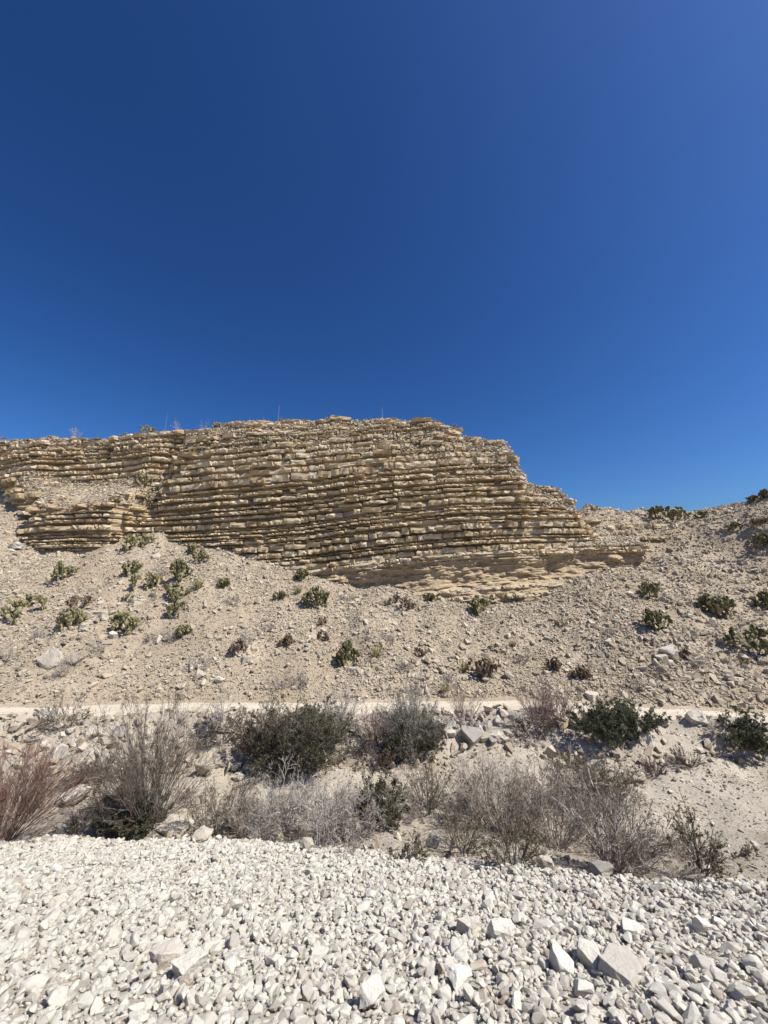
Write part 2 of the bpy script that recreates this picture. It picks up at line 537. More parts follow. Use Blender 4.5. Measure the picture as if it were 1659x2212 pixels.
def proto_set(name, meshes):
    c = bpy.data.collections.new(name)
    for k, me in enumerate(meshes):
        c.objects.link(bpy.data.objects.new("%s_%02d" % (name, k), me))
    return c

cobble_meshes = []
for k in range(36):
    rg = np.random.default_rng(900 + k)
    sh = (1, rg.uniform(.6, .92), rg.uniform(.42, .78))
    v, f = stone(100 + k, sh, int(rg.integers(15, 27)), rg.uniform(.12, .2))
    cobble_meshes.append(np_mesh('cobble', v, f, M['gravel'], False))
flag_meshes, chunk_meshes = [], []
for k in range(24):
    rg = np.random.default_rng(1500 + k)
    v, f = stone(300 + k, (1, rg.uniform(.55, .9), rg.uniform(.16, .4)), 10, .04, slab=True)
    flag_meshes.append(np_mesh('flagstone', v, f, M['scree'], False))
    v, f = stone(400 + k, (1, rg.uniform(.65, .95), rg.uniform(.5, .8)), int(rg.integers(9, 13)), .04)
    chunk_meshes.append(np_mesh('rock_chunk', v, f, M['scree'], False))
chip_meshes = []
for me in flag_meshes[:12]:
    c = me.copy()
    c.materials.clear()
    c.materials.append(M['gravel'])
    chip_meshes.append(c)
P_chip = proto_set('chip_shapes', chip_meshes)
P_cobble = proto_set('cobble_shapes', cobble_meshes)
P_flag = proto_set('flagstone_shapes', flag_meshes)
P_scree = proto_set('scree_shapes', flag_meshes[:14] + chunk_meshes[:10])
P_chunk = proto_set('chunk_shapes', chunk_meshes)
# ------------------------------------------------------------------ the setting: far ground, gravel bank, wash, track, talus
def far_ground():
    """one sheet out to the horizon, open where the built terrain lies"""
    R, xs, ys = 3000.0, (-60.0, 60.0), (-14.0, 42.0)
    gx = [-R, xs[0], xs[1], R]
    gy = [-R, ys[0], ys[1], R]
    v = [(x, y, 3.35 if y <= ys[0] else 1.5) for y in gy for x in gx]
    f = [(r * 4 + c, r * 4 + c + 1, r * 4 + c + 5, r * 4 + c + 4) for r in range(3) for c in range(3) if (r, c) != (1, 1)]
    o = link('desert_ground', np_mesh('desert_ground', v, f, M['talus']))
    return tag(o, 'pale desert ground stretching away beyond the hill', 'ground', kind='structure')
far_ground()

GX = np.unique(np.concatenate([np.arange(-60, -26, .6), np.arange(-26, 26.01, .17), np.arange(26, 60.1, .6)]))
SEG = [10, 56, 2, 20, 26, 9, 3, 18, 64, 30, 8]
_ys, _zs = keylines(GX)
def sheet(name, s0, s1, mat, label, cat):
    rows = []
    for s in range(s0, s1):
        for k in range(SEG[s]):
            rows.append(_ys[s] + (_ys[s + 1] - _ys[s]) * k / SEG[s])
    rows.append(_ys[s1])
    Y = np.array(rows)
    X = np.broadcast_to(GX, Y.shape)
    Z = terrain(X, Y)
    R, C = Y.shape
    idx = np.arange(R * C).reshape(R, C)
    f = np.stack([idx[:-1, :-1], idx[:-1, 1:], idx[1:, 1:], idx[1:, :-1]], -1).reshape(-1, 4)
    me = np_mesh(name, np.stack([X, Y, Z], -1).reshape(-1, 3), f, mat, True)
    return tag(link(name, me), label, cat, kind='structure')
gravel_bank = sheet('gravel_bank', 0, 2, M['gravel_ground'], 'bank of white limestone gravel sloping down in the foreground', 'gravel bank')
wash = sheet('dry_wash', 2, 7, M['wash'], 'dry sandy wash floor with bushes between gravel and track', 'wash')
track = sheet('dirt_track', 7, 8, M['road'], 'narrow pale dirt track running along the foot of the slope', 'dirt track')
talus = sheet('talus_slope', 8, 11, M['talus'], 'slope of broken pale stone below the layered cliff', 'slope')

# ------------------------------------------------------------------ cliff: soft face with beds, blocks set along every hard bed
rb = np.random.default_rng(77)
BEDS = []                      # (height of bed middle at x = 0, thickness, how far it stands out)
q = 5.62
while q < 16.2:
    th = float(rb.choice([.10, .15, .19, .25, .34], p=[.15, .25, .3, .2, .1]))
    BEDS.append((q + th / 2, th, rb.uniform(.14, .32)))
    gap = rb.uniform(.12, .25)
    if rb.random() < .3:      # a thin parting in the soft layer
        t2 = rb.uniform(.05, .085)
        BEDS.append((q + th + gap * .55, t2, rb.uniform(-.06, .1)))
        gap += .05
    q += th + gap
BEDS += [(5.5, .16, .2), (5.34, .13, .12), (3.7, .12, .05), (3.3, .2, .12)]
BEDS.sort()

def bed_relief(x, q):
    d = np.zeros(np.broadcast(x, q).shape)
    hard = np.zeros_like(d)
    for k, (c, th, pr) in enumerate(BEDS):
        m = sstep(th * .5 + .045, th * .5 - .02, np.abs(q - c))
        jag = pr * .4 + .04 + .10 * noise(x * .9, k * 7.3, 0, 40) + .05 * noise(x * 3.1, k * 5.1, 0, 41)
        d = np.maximum(d, m * jag)
        hard = np.maximum(hard, m)
    return d, hard

def bench_mask(x, z):
    """1 on the rubble bench between the two tiers of the cliff's left wing"""
    yc, zc = keyed(L_contact, x)
    yt, H = keyed(L_top, x)
    tau = (z - zc) / np.maximum(H - zc, .3)
    mid = sstep(.25, .31, tau) * (1 - sstep(.52, .6, tau))
    end = sstep(-21.3, -22.3, x)
    return sstep(-14.2, -16.0, x) * np.maximum(mid * (1 - end), .4 * end * (1 - sstep(11.3, 11.8, z)))

def build_face():
    X = np.arange(-33, 19.5, .1)
    Q = np.concatenate([np.arange(1.6, 3.0, .2), np.arange(3.0, 16.4, .042)])
    cap = np.array([.15, .5, 1.2, 2.5, 5, 9, 14])
    XX, QQ = np.meshgrid(X, Q)
    Z = QQ + dip(XX)
    yt, H = keyed(L_top, X)
    H = H + .10 * noise(X * 1.3, 0, 0, 61) + .07 * noise(X * 4.1, 0, 0, 62)
    Zc = np.minimum(Z, H[None, :])
    Y = face(XX, Zc)
    rel, hard = bed_relief(XX, QQ)
    bench = bench_mask(XX, Z)
    rel = rel * (1 - .85 * bench)
    hard = np.maximum(hard * (1 - bench), .8 * bench)
    hard = np.maximum(hard, .4 * sstep(5.6, 5.4, QQ))
    lam = .05 * fbm(XX * .5, QQ * 13, 0, 51, 3) + .07 * fbm(XX * 2.2, QQ * 4.5, Y * 0, 52, 4)
    crack = np.maximum(0, noise(XX * 1.1, QQ * .5, 0, 55) - .45) * .35
    Y = Y - rel - lam * (1 - .3 * hard) + crack + .16 * sstep(5.4, 5.8, QQ) + .02
    cx = np.floor(XX / .34 + .8 * np.floor(QQ / .13) + .3 * noise(XX * 3, QQ * 5, 0, 58)).astype(np.int64)
    cq = np.floor(QQ / .13 + .25 * noise(XX * 1.5, 0, 0, 59)).astype(np.int64)
    Y = Y - .085 * _hash(cx & 0xffffffff, cq & 0xffffffff, cx * 0, 8) * np.where(QQ < 5.5, .8, 1 - hard)
    XX = XX + .05 * fbm(XX * 2, QQ * 6, 0, 57, 2)
    over = Z - H[None, :]
    Y = np.where(over > 0, np.maximum(Y, yt[None, :] + .1) + np.maximum(over, 0) * .9, Y)
    Zc = np.where(over > 0, Zc + .05 * fbm(XX * 2, Y * 2, 0, 63, 3) - .02 * over, Zc)
    # hilltop running back behind the edge
    last_y, last_z = Y[-1], Zc[-1]
    rows_y = [last_y + c for c in cap]
    rows_z = [last_z - c * .12 for c in cap]
    Yf = np.vstack([Y] + rows_y)
    Zf = np.vstack([Zc] + rows_z)
    Xf = np.vstack([XX] + [XX[-1]] * len(cap))
    Hd = np.vstack([hard] + [np.full_like(X, .55)] * len(cap))
    Hd = np.where(np.vstack([over] + [np.ones_like(X)] * len(cap)) > 0, .7, Hd)
    R, C = Yf.shape
    idx = np.arange(R * C).reshape(R, C)
    f = np.stack([idx[:-1, :-1], idx[:-1, 1:], idx[1:, 1:], idx[1:, :-1]], -1).reshape(-1, 4)
    me = np_mesh('rock_cliff', np.stack([Xf, Yf, Zf], -1).reshape(-1, 3), f, M['face'], False)
    a = me.attributes.new('hard', 'FLOAT', 'POINT')
    a.data.foreach_set('value', Hd.astype(np.float32).ravel())
    return me
cliff = tag(link('rock_cliff', build_face()), 'tan cliff of thin horizontal limestone ledges rising above the stony slope', 'cliff', kind='structure')

def block_shape(seed, nx=5, ny=2, nz=2):
    """a block broken out of a bed: a box of uneven faces, its front edge chipped"""
    rg = np.random.default_rng(seed)
    bm = bmesh.new()
    gx, gy, gz = np.linspace(-.5, .5, nx + 1), np.linspace(-.5, .5, ny + 1), np.linspace(-.5, .5, nz + 1)
    vid, V, F = {}, [], []
    def vert(i, j, k):
        if (i, j, k) not in vid:
            vid[(i, j, k)] = len(V)
            V.append((gx[i], gy[j], gz[k]))
        return vid[(i, j, k)]
    for i in range(nx):
        for j in range(ny):
            F.append((vert(i, j, 0), vert(i, j + 1, 0), vert(i + 1, j + 1, 0), vert(i + 1, j, 0)))
            F.append((vert(i, j, nz), vert(i + 1, j, nz), vert(i + 1, j + 1, nz), vert(i, j + 1, nz)))
        for k in range(nz):
            F.append((vert(i, 0, k), vert(i + 1, 0, k), vert(i + 1, 0, k + 1), vert(i, 0, k + 1)))
            F.append((vert(i, ny, k), vert(i, ny, k + 1), vert(i + 1, ny, k + 1), vert(i + 1, ny, k)))
    for j in range(ny):
        for k in range(nz):
            F.append((vert(0, j, k), vert(0, j, k + 1), vert(0, j + 1, k + 1), vert(0, j + 1, k)))
            F.append((vert(nx, j, k), vert(nx, j + 1, k), vert(nx, j + 1, k + 1), vert(nx, j, k + 1)))
    bm.free()
    V = np.array(V)
    front = V[:, 1] < -.3
    s = seed * 3.7
    V[:, 1] += np.where(front, .09 * noise(V[:, 0] * 4 + s, V[:, 2] * 2, 0, 3), 0) + .09 * noise(V[:, 0] * 9 + s, V[:, 2] * 6, 0, 4) * front
    V[:, 1] += np.where(front & (np.abs(V[:, 0]) > .45), rg.uniform(0, .07), 0)
    V[:, 1] += np.where(front & (V[:, 2] < -.4), rg.uniform(0, .07), 0) + np.where(front & (V[:, 2] > .4), rg.uniform(0, .02), 0)
    V[:, 2] += .09 * noise(V[:, 0] * 3 + s, V[:, 1] * 2, 5, 6) + .05 * rg.normal(size=len(V))
    V[:, 0] += .035 * rg.normal(size=len(V))
    return V, np.array(F)
BLOCKS = [block_shape(k) for k in range(20)]
block_meshes = [np_mesh('rock_block', v, f, M['block']) for v, f in BLOCKS]

cand = []
for k, (qc, th, pr) in enumerate(BEDS):
    x = -31.0 + rb.uniform(0, 1)
    while x < 19:
        L = float(np.clip(rb.lognormal(math.log(.22 + th * 1.6), .45), .14, 1.3))
        xm = x + L / 2
        x += L + rb.uniform(-.02, .02) + (rb.uniform(.2, .8) if rb.random() < .06 else 0)
        z = qc + float(dip(xm))
        yt, H = keyed(L_top, xm)
        ycn, zc = keyed(L_contact, xm)
        if z > H + .02 or z < zc - .25: continue
        if qc < 5.2 and (xm < -4 or xm > 12.5): continue
        if qc < 5.7 and xm > 12: pr = .2
        if xm > 15 and rb.random() < .45: continue
        if xm > X_END and qc > 5.7: continue
        tau = (z - zc) / max(H - zc, .3)
        if rb.random() < .04 + .16 * (tau > .8): continue
        if rb.random() < .9 * float(bench_mask(np.array(xm), np.array(z))): continue
        wob = .17 * float(noise(xm * .8, k * 9.1, 0, 71)) + .025 * rb.normal()
        y = float(face(xm, z)) - pr - wob - (.22 if (xm < -15.2 and tau < .32 and th > .17) else 0)
        sl = float(face(xm + .25, z) - face(xm - .25, z)) / .5
        dep = rb.uniform(.5, .8)
        sz = (L, dep, th * rb.uniform(.92, 1.05))
        dist = math.hypot(y, xm)
        cand.append((L * th / (dist * dist) , xm, y + dep / 2, z, math.atan(np.clip(sl, -1.2, 1.2)) + rb.normal() * .04, rb.normal() * .008, sz, int(rb.integers(len(BLOCKS)))))
# broken ledges of the same beds cropping out of the slope right of the cliff
for k, (qc, th, pr) in enumerate(BEDS):
    if not 5.9 < qc < 10.5 or th < .12: continue
    x = X_END + rb.uniform(-.6, .6)
    xe = min(X_END + rb.uniform(1.5, 7.5), 19.0)
    while x < xe:
        L = float(np.clip(rb.lognormal(math.log(.4), .5), .18, 1.2))
        xm = x + L / 2
        x += L + rb.uniform(0, .1)
        if noise(np.array(xm * .7), k * 4.7, 0, 99) < -.3: 
            x += .4
            continue
        yy = np.arange(19, 30, .03)
        zz = terrain(np.full_like(yy, xm), yy)
        z = qc + float(dip(xm))
        if z > zz.max() - .15: break
        y = float(yy[np.argmax(zz > z)])
        dep = rb.uniform(.5, .8)
        cand.append((L * th / (y * y + xm * xm), xm, y + dep / 2 - rb.uniform(.15, .42), z, rb.normal() * .12, rb.normal() * .04, (L, dep, th), int(rb.integers(len(BLOCKS)))))
cand.sort(key=lambda c: -c[0])
def block_matrix(c):
    _, x, y, z, az, tl, sz, _v = c
    return Matrix.Translation((x, y, z)) @ Euler((rb.normal() * .02, tl, az)).to_matrix().to_4x4() @ Matrix.Diagonal((*sz, 1))
for c in cand[:290]:
    o = link('rock_block', block_meshes[c[7]], cliff)
    o.matrix_world = block_matrix(c)
VV, FF, n0 = [], [], 0
for c in cand[290:]:
    v, f = BLOCKS[c[7]]
    m = np.array(block_matrix(c))
    VV.append(v @ m[:3, :3].T + m[:3, 3])
    FF.append(f + n0)
    n0 += len(v)
tag(link('small_blocks', np_mesh('small_blocks', np.vstack(VV), np.vstack(FF), M['block_i']), cliff), kind='stuff')
print("blocks", len(cand), "beds", len(BEDS))

# ------------------------------------------------------------------ loose stone
def in_view(x, y, z, mu=800, mv=400):
    u, v, d = project(x, y, z)
    return (u > -mu) & (u < 1659 + mu) & (v < 2212 + mv) & (d > .3), d

def strew(parent, name, part_name, rg, x, y, size, protos, meshes, tilt, sink, keep, aspect=(1, 1, 1), lift=0.0, zfun=None, nrm=None, lean=0):
    """set stones on the ground; the ones that show largest become objects, the rest one scatter"""
    z = terrain(x, y) if zfun is None else zfun
    ok, dep = in_view(x, y, z)
    x, y, z, size, dep = x[ok], y[ok], z[ok], size[ok], dep[ok]
    n = normal(x, y) if nrm is None else nrm[ok]
    N = len(x)
    if lean:
        n = n + np.stack([-lean * sstep(7, 13, x), 0 * x, 0 * x], -1)
        n = n / np.linalg.norm(n, axis=1, keepdims=True)
    R = rot_from(n, rg.uniform(0, 2 * math.pi, N), np.full(N, tilt), rg)
    e = eulers(R)
    idx = rg.integers(0, len(meshes), N)
    s = (size / 2)[:, None] * np.array(aspect)[None, :] * rg.uniform(.85, 1.15, (N, 3))
    zz = z + size * sink + lift * rg.random(N) * size
    pos = np.stack([x, y, zz], -1)
    u, v, _ = project(x, y, zz)
    vis = (u > 0) & (u < 1659) & (v < 2212)
    order = np.argsort(-(size / dep) * vis)
    big, rest = order[:keep], order[keep:]
    for i in big:
        o = link(part_name, meshes[idx[i]], parent)
        o.location = pos[i]
        o.rotation_euler = e[i]
        o.scale = s[i]
    scatter(name, pos[rest], e[rest], s[rest], idx[rest], protos, parent)
    print(name, N)

rg = np.random.default_rng(4)
# white cobbles of the foreground bank
def gravel_points(per_m2, lo, hi, alpha=1.0):
    A = (-13, 13, .8, 7.9)
    n = int((A[1] - A[0]) * (A[3] - A[2]) * per_m2)
    x = rg.uniform(A[0], A[1], n)
    y = rg.uniform(A[2], A[3], n)
    ok = (y < keyed(L_gravel, x)[0] + .12 + .14 * noise(x * 2.2, 0, 0, 8)) & (np.abs(x) < y * 1.15 + 4.5)
    x, y = x[ok], y[ok]
    s = lo * (hi / lo) ** (rg.random(len(x)) ** alpha)
    return x, y, s
gx, gy, gs = [np.concatenate(t) for t in zip(gravel_points(16, .10, .16, 1.8), gravel_points(215, .055, .10), gravel_points(760, .024, .055))]
strew(gravel_bank, 'small_gravel', 'stone', rg, gx, gy, gs, P_cobble, cobble_meshes, .45, .16, 290, lift=.25)

# broken flags on the talus slope
def talus_points(n, lo, hi, alpha, dens=None):
    x = rg.uniform(-38, 34, n)
    ys, zs = keylines(x)
    t = rg.random(n)
    w = sstep(X_END - 2, X_END + 1, x)
    yend = ys[9] + .15 + w * (ys[10] - ys[9])
    y = ys[8] + .12 + (yend - ys[8]) * t
    ok = np.ones(n, bool)
    if dens is not None: ok = rg.random(n) < dens(x, y, t)
    x, y = x[ok], y[ok]
    s = lo * (hi / lo) ** (rg.random(len(x)) ** alpha)
    return x, y, s
right = lambda x, y, t: .25 + .75 * sstep(6, 15, x)
lowest = lambda x, y, t: np.clip(1 - t * 2.6, .02, 1) * np.where(x < 9, 1, .5) * np.clip(.5 + noise(x * .5, y * .5, 0, 80), .1, 1)
left = lambda x, y, t: .3 + .7 * sstep(-6, -14, x)
patchy = lambda x, y, t: np.clip(.55 + 1.1 * fbm(x * .28, y * .35, 0, 85, 3) + .3 * sstep(.35, .05, t), .08, 1)
cut_bank = lambda x, y, t: .55 * np.exp(-((t - .12 + .02 * (x - 12)) / .06) ** 2) * sstep(8.0, 10.5, x) * (1 - sstep(15, 17, x))
tx, ty, ts = [np.concatenate(t) for t in zip(talus_points(140000, .04, .10, 1), talus_points(52000, .08, .17, 1.6, patchy), talus_points(26000, .13, .42, 2.0, right),
                                             talus_points(6000, .16, .42, 2.2, lowest), talus_points(2600, .16, .45, 2.4, left), talus_points(30000, .16, .55, 1.8, cut_bank), talus_points(15000, .11, .27, 1.9, patchy))]
strew(talus, 'scree', 'stone', rg, tx, ty, ts, P_scree, flag_meshes[:14] + chunk_meshes[:10], .42, .10, 280, lift=.12, lean=.5)

# rubble on the cliff's benches and ledges and along its top
def face_points(n):
    x = rg.uniform(-30, X_END, n)
    yt, H = keyed(L_top, x)
    yc, zc = keyed(L_contact, x)
    bench = (x < -13.5) & (rg.random(n) < .75)
    tau = np.where(bench, rg.uniform(.28, .6, n), rg.uniform(.72, 1.0, n))
    tau = np.where((~bench) & (rg.random(n) < .25), 1.0, tau)
    z = zc + (H - zc) * tau
    y = face(x, z) - .12
    y = np.where(tau >= 1, y + rg.uniform(0, 1.2, n), y)
    return x, y, z, .06 * (.26 / .06) ** (rg.random(n) ** 2)
fx, fy, fz, fs = face_points(17000)
n = 5000                       # stones lying on the shelf where the lowest bed runs out into the slope
sx = rg.uniform(10.2, 18.5, n)
sz_ = 5.68 + dip(sx) + rg.uniform(0, .5, n)
sy = face(sx, 5.55 + dip(sx)) - .15 + (sz_ - 5.68 - dip(sx)) * 2.2 + rg.uniform(0, .3, n)
fx, fy, fz, fs = np.concatenate([fx, sx]), np.concatenate([fy, sy]), np.concatenate([fz, sz_]), np.concatenate([fs, .07 * (.32 / .07) ** (rg.random(n) ** 2)])
nn = np.tile(np.array([[0, -.35, .94]]), (len(fx), 1))
strew(cliff, 'ledge_rubble', 'loose_stone', rg, fx, fy, fs, P_scree, flag_meshes[:14] + chunk_meshes[:10], .3, .05, 0, zfun=fz, nrm=nn)

# stones of the wash: thin on the flats, thick on both banks
def wash_points(n, lo, hi, alpha, where):
    x = rg.uniform(-20, 20, n)
    ys, zs = keylines(x)
    y = ys[2] + (ys[7] - ys[2]) * rg.random(n)
    ok = (np.abs(x) < y * 1.2 + 5) & (rg.random(n) < where(x, y, ys))
    x, y = x[ok], y[ok]
    return x, y, lo * (hi / lo) ** (rg.random(len(x)) ** alpha)
near_bank = lambda x, y, ys: (1 - sstep(.1, 1.3, y - ys[3])) * (.35 + .4 * noise(x * 1.2, y * 1.2, 0, 90)) * (1 - .5 * sstep(2, 5, x))
far_bank = lambda x, y, ys: sstep(-.7, 0, y - ys[5]) * np.clip(.75 - .6 * sstep(4.2, 6.5, x) + .5 * noise(x * .8, y, 0, 91), .06, 1)
flats = lambda x, y, ys: sstep(2, 5, x) * (.3 + .55 * noise(x * .8, y * 2.6, 0, 93))
rim = lambda x, y, ys: np.exp(-((y - ys[5] + .15 + .2 * noise(x * .9, 0, 0, 94)) / .28) ** 2) * sstep(1.5, 3, x) * (.7 + .5 * noise(x, y, 0, 95))
allover = lambda x, y, ys: .35 + .35 * noise(x * .9, y * 1.8, 0, 92)
wx, wy, ws = [np.concatenate(t) for t in zip(wash_points(12941, .05, .26, 2.2, near_bank), wash_points(6000, .14, .46, 1.8, far_bank), wash_points(18823, .05, .15, 1.2, far_bank),
                                             wash_points(105882, .018, .065, 1.5, allover), wash_points(7058, .06, .17, 2.4, allover), wash_points(16470, .035, .12, 1.6, flats), wash_points(5882, .07, .3, 1.9, rim))]
strew(wash, 'wash_gravel', 'stone', rg, wx, wy, ws, P_scree, flag_meshes[:14] + chunk_meshes[:10], .4, .14, 260, lift=.1)
# pale flat chips lying on the wash floor
flat_chips = lambda x, y, ys: (.12 + .55 * sstep(1.5, 4.5, x)) * np.clip(.5 + .9 * noise(x * .7, y * 2.2, 0, 96), 0, 1)
cx_, cy_, cs_ = wash_points(9000, .05, .2, 2.0, flat_chips)
strew(wash, 'pale_chips', 'stone', rg, cx_, cy_, cs_, P_chip, chip_meshes, .18, .06, 0)
# a few pebbles along the track's edges
n = 1500
px = rg.uniform(-22, 22, n)
ys, zs = keylines(px)
side = rg.random(n) ** 3 * .35
py = np.where(rg.random(n) < .5, ys[7] + side * (ys[8] - ys[7]), ys[8] - side * (ys[8] - ys[7]))
strew(track, 'track_pebbles', 'stone', rg, px, py, rg.uniform(.02, .07, n), P_scree, flag_meshes[:14] + chunk_meshes[:10], .3, .1, 0)
# ------------------------------------------------------------------ plants
def height_at(x, y, z, v_top):
    """height of a plant whose foot is at x, y, z and whose top shows at row v_top"""
    lo, hi = .01, 6.0
    for _ in range(30):
        m = (lo + hi) / 2
        if project(np.array(x), np.array(y), np.array(z + m))[1] > v_top: lo = m
        else: hi = m
    return lo

def metres(px, y, z):
    return px * SC / FPX * (y * cp + (z - EYE) * sp)

def grow(rg, starts, dirs, lens, rads, steps, wander, up):
    """polylines: (N, steps + 1, 3) points, radii"""
    N = len(starts)
    P = np.zeros((N, steps + 1, 3))
    P[:, 0] = starts
    d = dirs.copy()
    for s in range(steps):
        d = d + rg.normal(size=(N, 3)) * wander
        d[:, 2] += up
        d /= np.linalg.norm(d, axis=1, keepdims=True)
        P[:, s + 1] = P[:, s] + d * (lens / steps)[:, None]
    R = rads[:, None] * np.linspace(1, .45, steps + 1)[None, :]
    return P, R

def children_of(rg, P, lens, per, spread, frac, t0=.25):
    N, S, _ = P.shape
    k = rg.poisson(per, N) + (per >= 2)
    pi = np.repeat(np.arange(N), k)
    t = rg.uniform(t0, 1, len(pi)) * (S - 1)
    i = np.minimum(t.astype(int), S - 2)
    f = (t - i)[:, None]
    st = P[pi, i] * (1 - f) + P[pi, i + 1] * f
    d = P[pi, i + 1] - P[pi, i]
    d /= np.linalg.norm(d, axis=1, keepdims=True) + 1e-9
    d = d + rg.normal(size=d.shape) * spread
    d /= np.linalg.norm(d, axis=1, keepdims=True)
    ln = lens[pi] * rg.uniform(frac * .6, frac * 1.3, len(pi)) * (1 - .45 * t / (S - 1))
    return st, d, ln

def strips(P, R, sides, rg):
    """tubes (3 sides) or flat ribbons (2) along polylines"""
    N, S, _ = P.shape
    d = np.gradient(P, axis=1)
    d /= np.linalg.norm(d, axis=2, keepdims=True) + 1e-9
    ref = rg.normal(size=(N, 1, 3))
    a = np.cross(d, ref)
    a /= np.linalg.norm(a, axis=2, keepdims=True) + 1e-9
    b = np.cross(d, a)
    if sides == 2:
        V = np.stack([P + a * R[..., None], P - a * R[..., None]], 2)
    else:
        V = np.stack([P + (a * math.cos(q) + b * math.sin(q)) * R[..., None] for q in (0, 2.094, 4.189)], 2)
    k = V.shape[2]
    idx = np.arange(N * S * k).reshape(N, S, k)
    if sides == 2:
        F = np.stack([idx[:, :-1, 0], idx[:, :-1, 1], idx[:, 1:, 1], idx[:, 1:, 0]], -1).reshape(-1, 4)
    else:
        F = np.concatenate([np.stack([idx[:, :-1, j], idx[:, :-1, (j + 1) % 3], idx[:, 1:, (j + 1) % 3], idx[:, 1:, j]], -1).reshape(-1, 4) for j in range(3)])
    return V.reshape(-1, 3), F

def leaves(rg, P, per, size, aspect=.45):
    N, S, _ = P.shape
    n = int(N * per)
    pi = rg.integers(0, N, n)
    t = rg.uniform(.1, 1, n) * (S - 1)
    i = np.minimum(t.astype(int), S - 2)
    f = (t - i)[:, None]
    c = P[pi, i] * (1 - f) + P[pi, i + 1] * f
    d = P[pi, i + 1] - P[pi, i]
    d /= np.linalg.norm(d, axis=1, keepdims=True) + 1e-9
    a = d + rg.normal(size=(n, 3)) * .8
    a /= np.linalg.norm(a, axis=1, keepdims=True)
    b = np.cross(a, rg.normal(size=(n, 3)))
    b /= np.linalg.norm(b, axis=1, keepdims=True) + 1e-9
    s = (size * rg.uniform(.6, 1.4, n))[:, None]
    V = np.stack([c, c + a * s * .5 + b * s * aspect * .5, c + a * s, c + a * s * .5 - b * s * aspect * .5], 1)
    return V.reshape(-1, 3), np.arange(4 * n).reshape(-1, 4)

def cat_mesh(parts):
    V, F, n = [], [], 0
    for v, f in parts:
        V.append(v)
        F.append(f + n)
        n += len(v)
    return np.vstack(V), np.vstack(F)

KINDS = {   # n stems, branching per generation, spread, wander, upward pull, twig material, stem material, leaf material, leaves per twig, leaf size
    'bare':    dict(n=34, per=(6, 5, 3), spread=.42, wander=.12, up=.05, twig='twig_grey', stem='twig_grey', leaf=None, tw=.0034),
    'pale':    dict(n=46, per=(7, 6, 3), spread=.7, wander=.22, up=.0, twig='twig_pale', stem='twig_grey', leaf=None, tw=.0040),
    'broom':   dict(n=60, per=(8, 6, 3), spread=.30, wander=.10, up=.04, twig='twig_umber', stem='stem', leaf='leaf_brown', lp=.6, ls=.014, tw=.0030),
    'redbroom': dict(n=46, per=(7, 5, 3), spread=.30, wander=.10, up=.03, twig='twig_red', stem='twig_red', leaf=None, tw=.0030),
    'rust':    dict(n=56, per=(8, 6, 3), spread=.32, wander=.12, up=.02, twig='twig_rust', stem='twig_rust', leaf=None, tw=.0030),
    'dark':    dict(n=34, per=(7, 6, 3), spread=.7, wander=.25, up=-.03, twig='twig_dark', stem='twig_dark', leaf=None, tw=.0042),
    'tangle':  dict(n=46, per=(7, 6, 3), spread=.55, wander=.18, up=.03, twig='twig_brown', stem='twig_grey', leaf='leaf_olive', lp=.3, ls=.014, tw=.0034),
    'olive':   dict(n=34, per=(6, 5, 3), spread=.42, wander=.13, up=.05, twig='twig_brown', stem='stem', leaf='leaf_olive', lp=1.4, ls=.020, tw=.0032),
    'dense':   dict(n=44, per=(8, 7, 3), spread=.55, wander=.14, up=.05, twig='twig_brown', stem='stem', leaf='leaf_dark', lp=3.2, ls=.030, tw=.0034),
    'green':   dict(n=40, per=(7, 6, 3), spread=.5, wander=.14, up=.07, twig='twig_brown', stem='stem', leaf='leaf_green', lp=3.8, ls=.036, tw=.0034),
    'brown':   dict(n=42, per=(7, 6, 3), spread=.45, wander=.12, up=.05, twig='twig_brown', stem='stem', leaf='leaf_brown', lp=2.4, ls=.026, tw=.0034),
    'sage':    dict(n=42, per=(7, 6, 3), spread=.40, wander=.12, up=.06, twig='twig_grey', stem='stem', leaf='leaf_grey', lp=1.7, ls=.022, tw=.0032),
    'creosote': dict(n=14, per=(6, 6, 3), spread=.42, wander=.14, up=.05, twig='twig_brown', stem='stem', leaf='leaf_olive', lp=1.8, ls=.019, tw=.0036),
    'wisp':    dict(n=10, per=(5, 5, 2), spread=.5, wander=.14, up=.03, twig='twig_grey', stem='twig_grey', leaf='leaf_grey', lp=.6, ls=.018, tw=.0042),
}

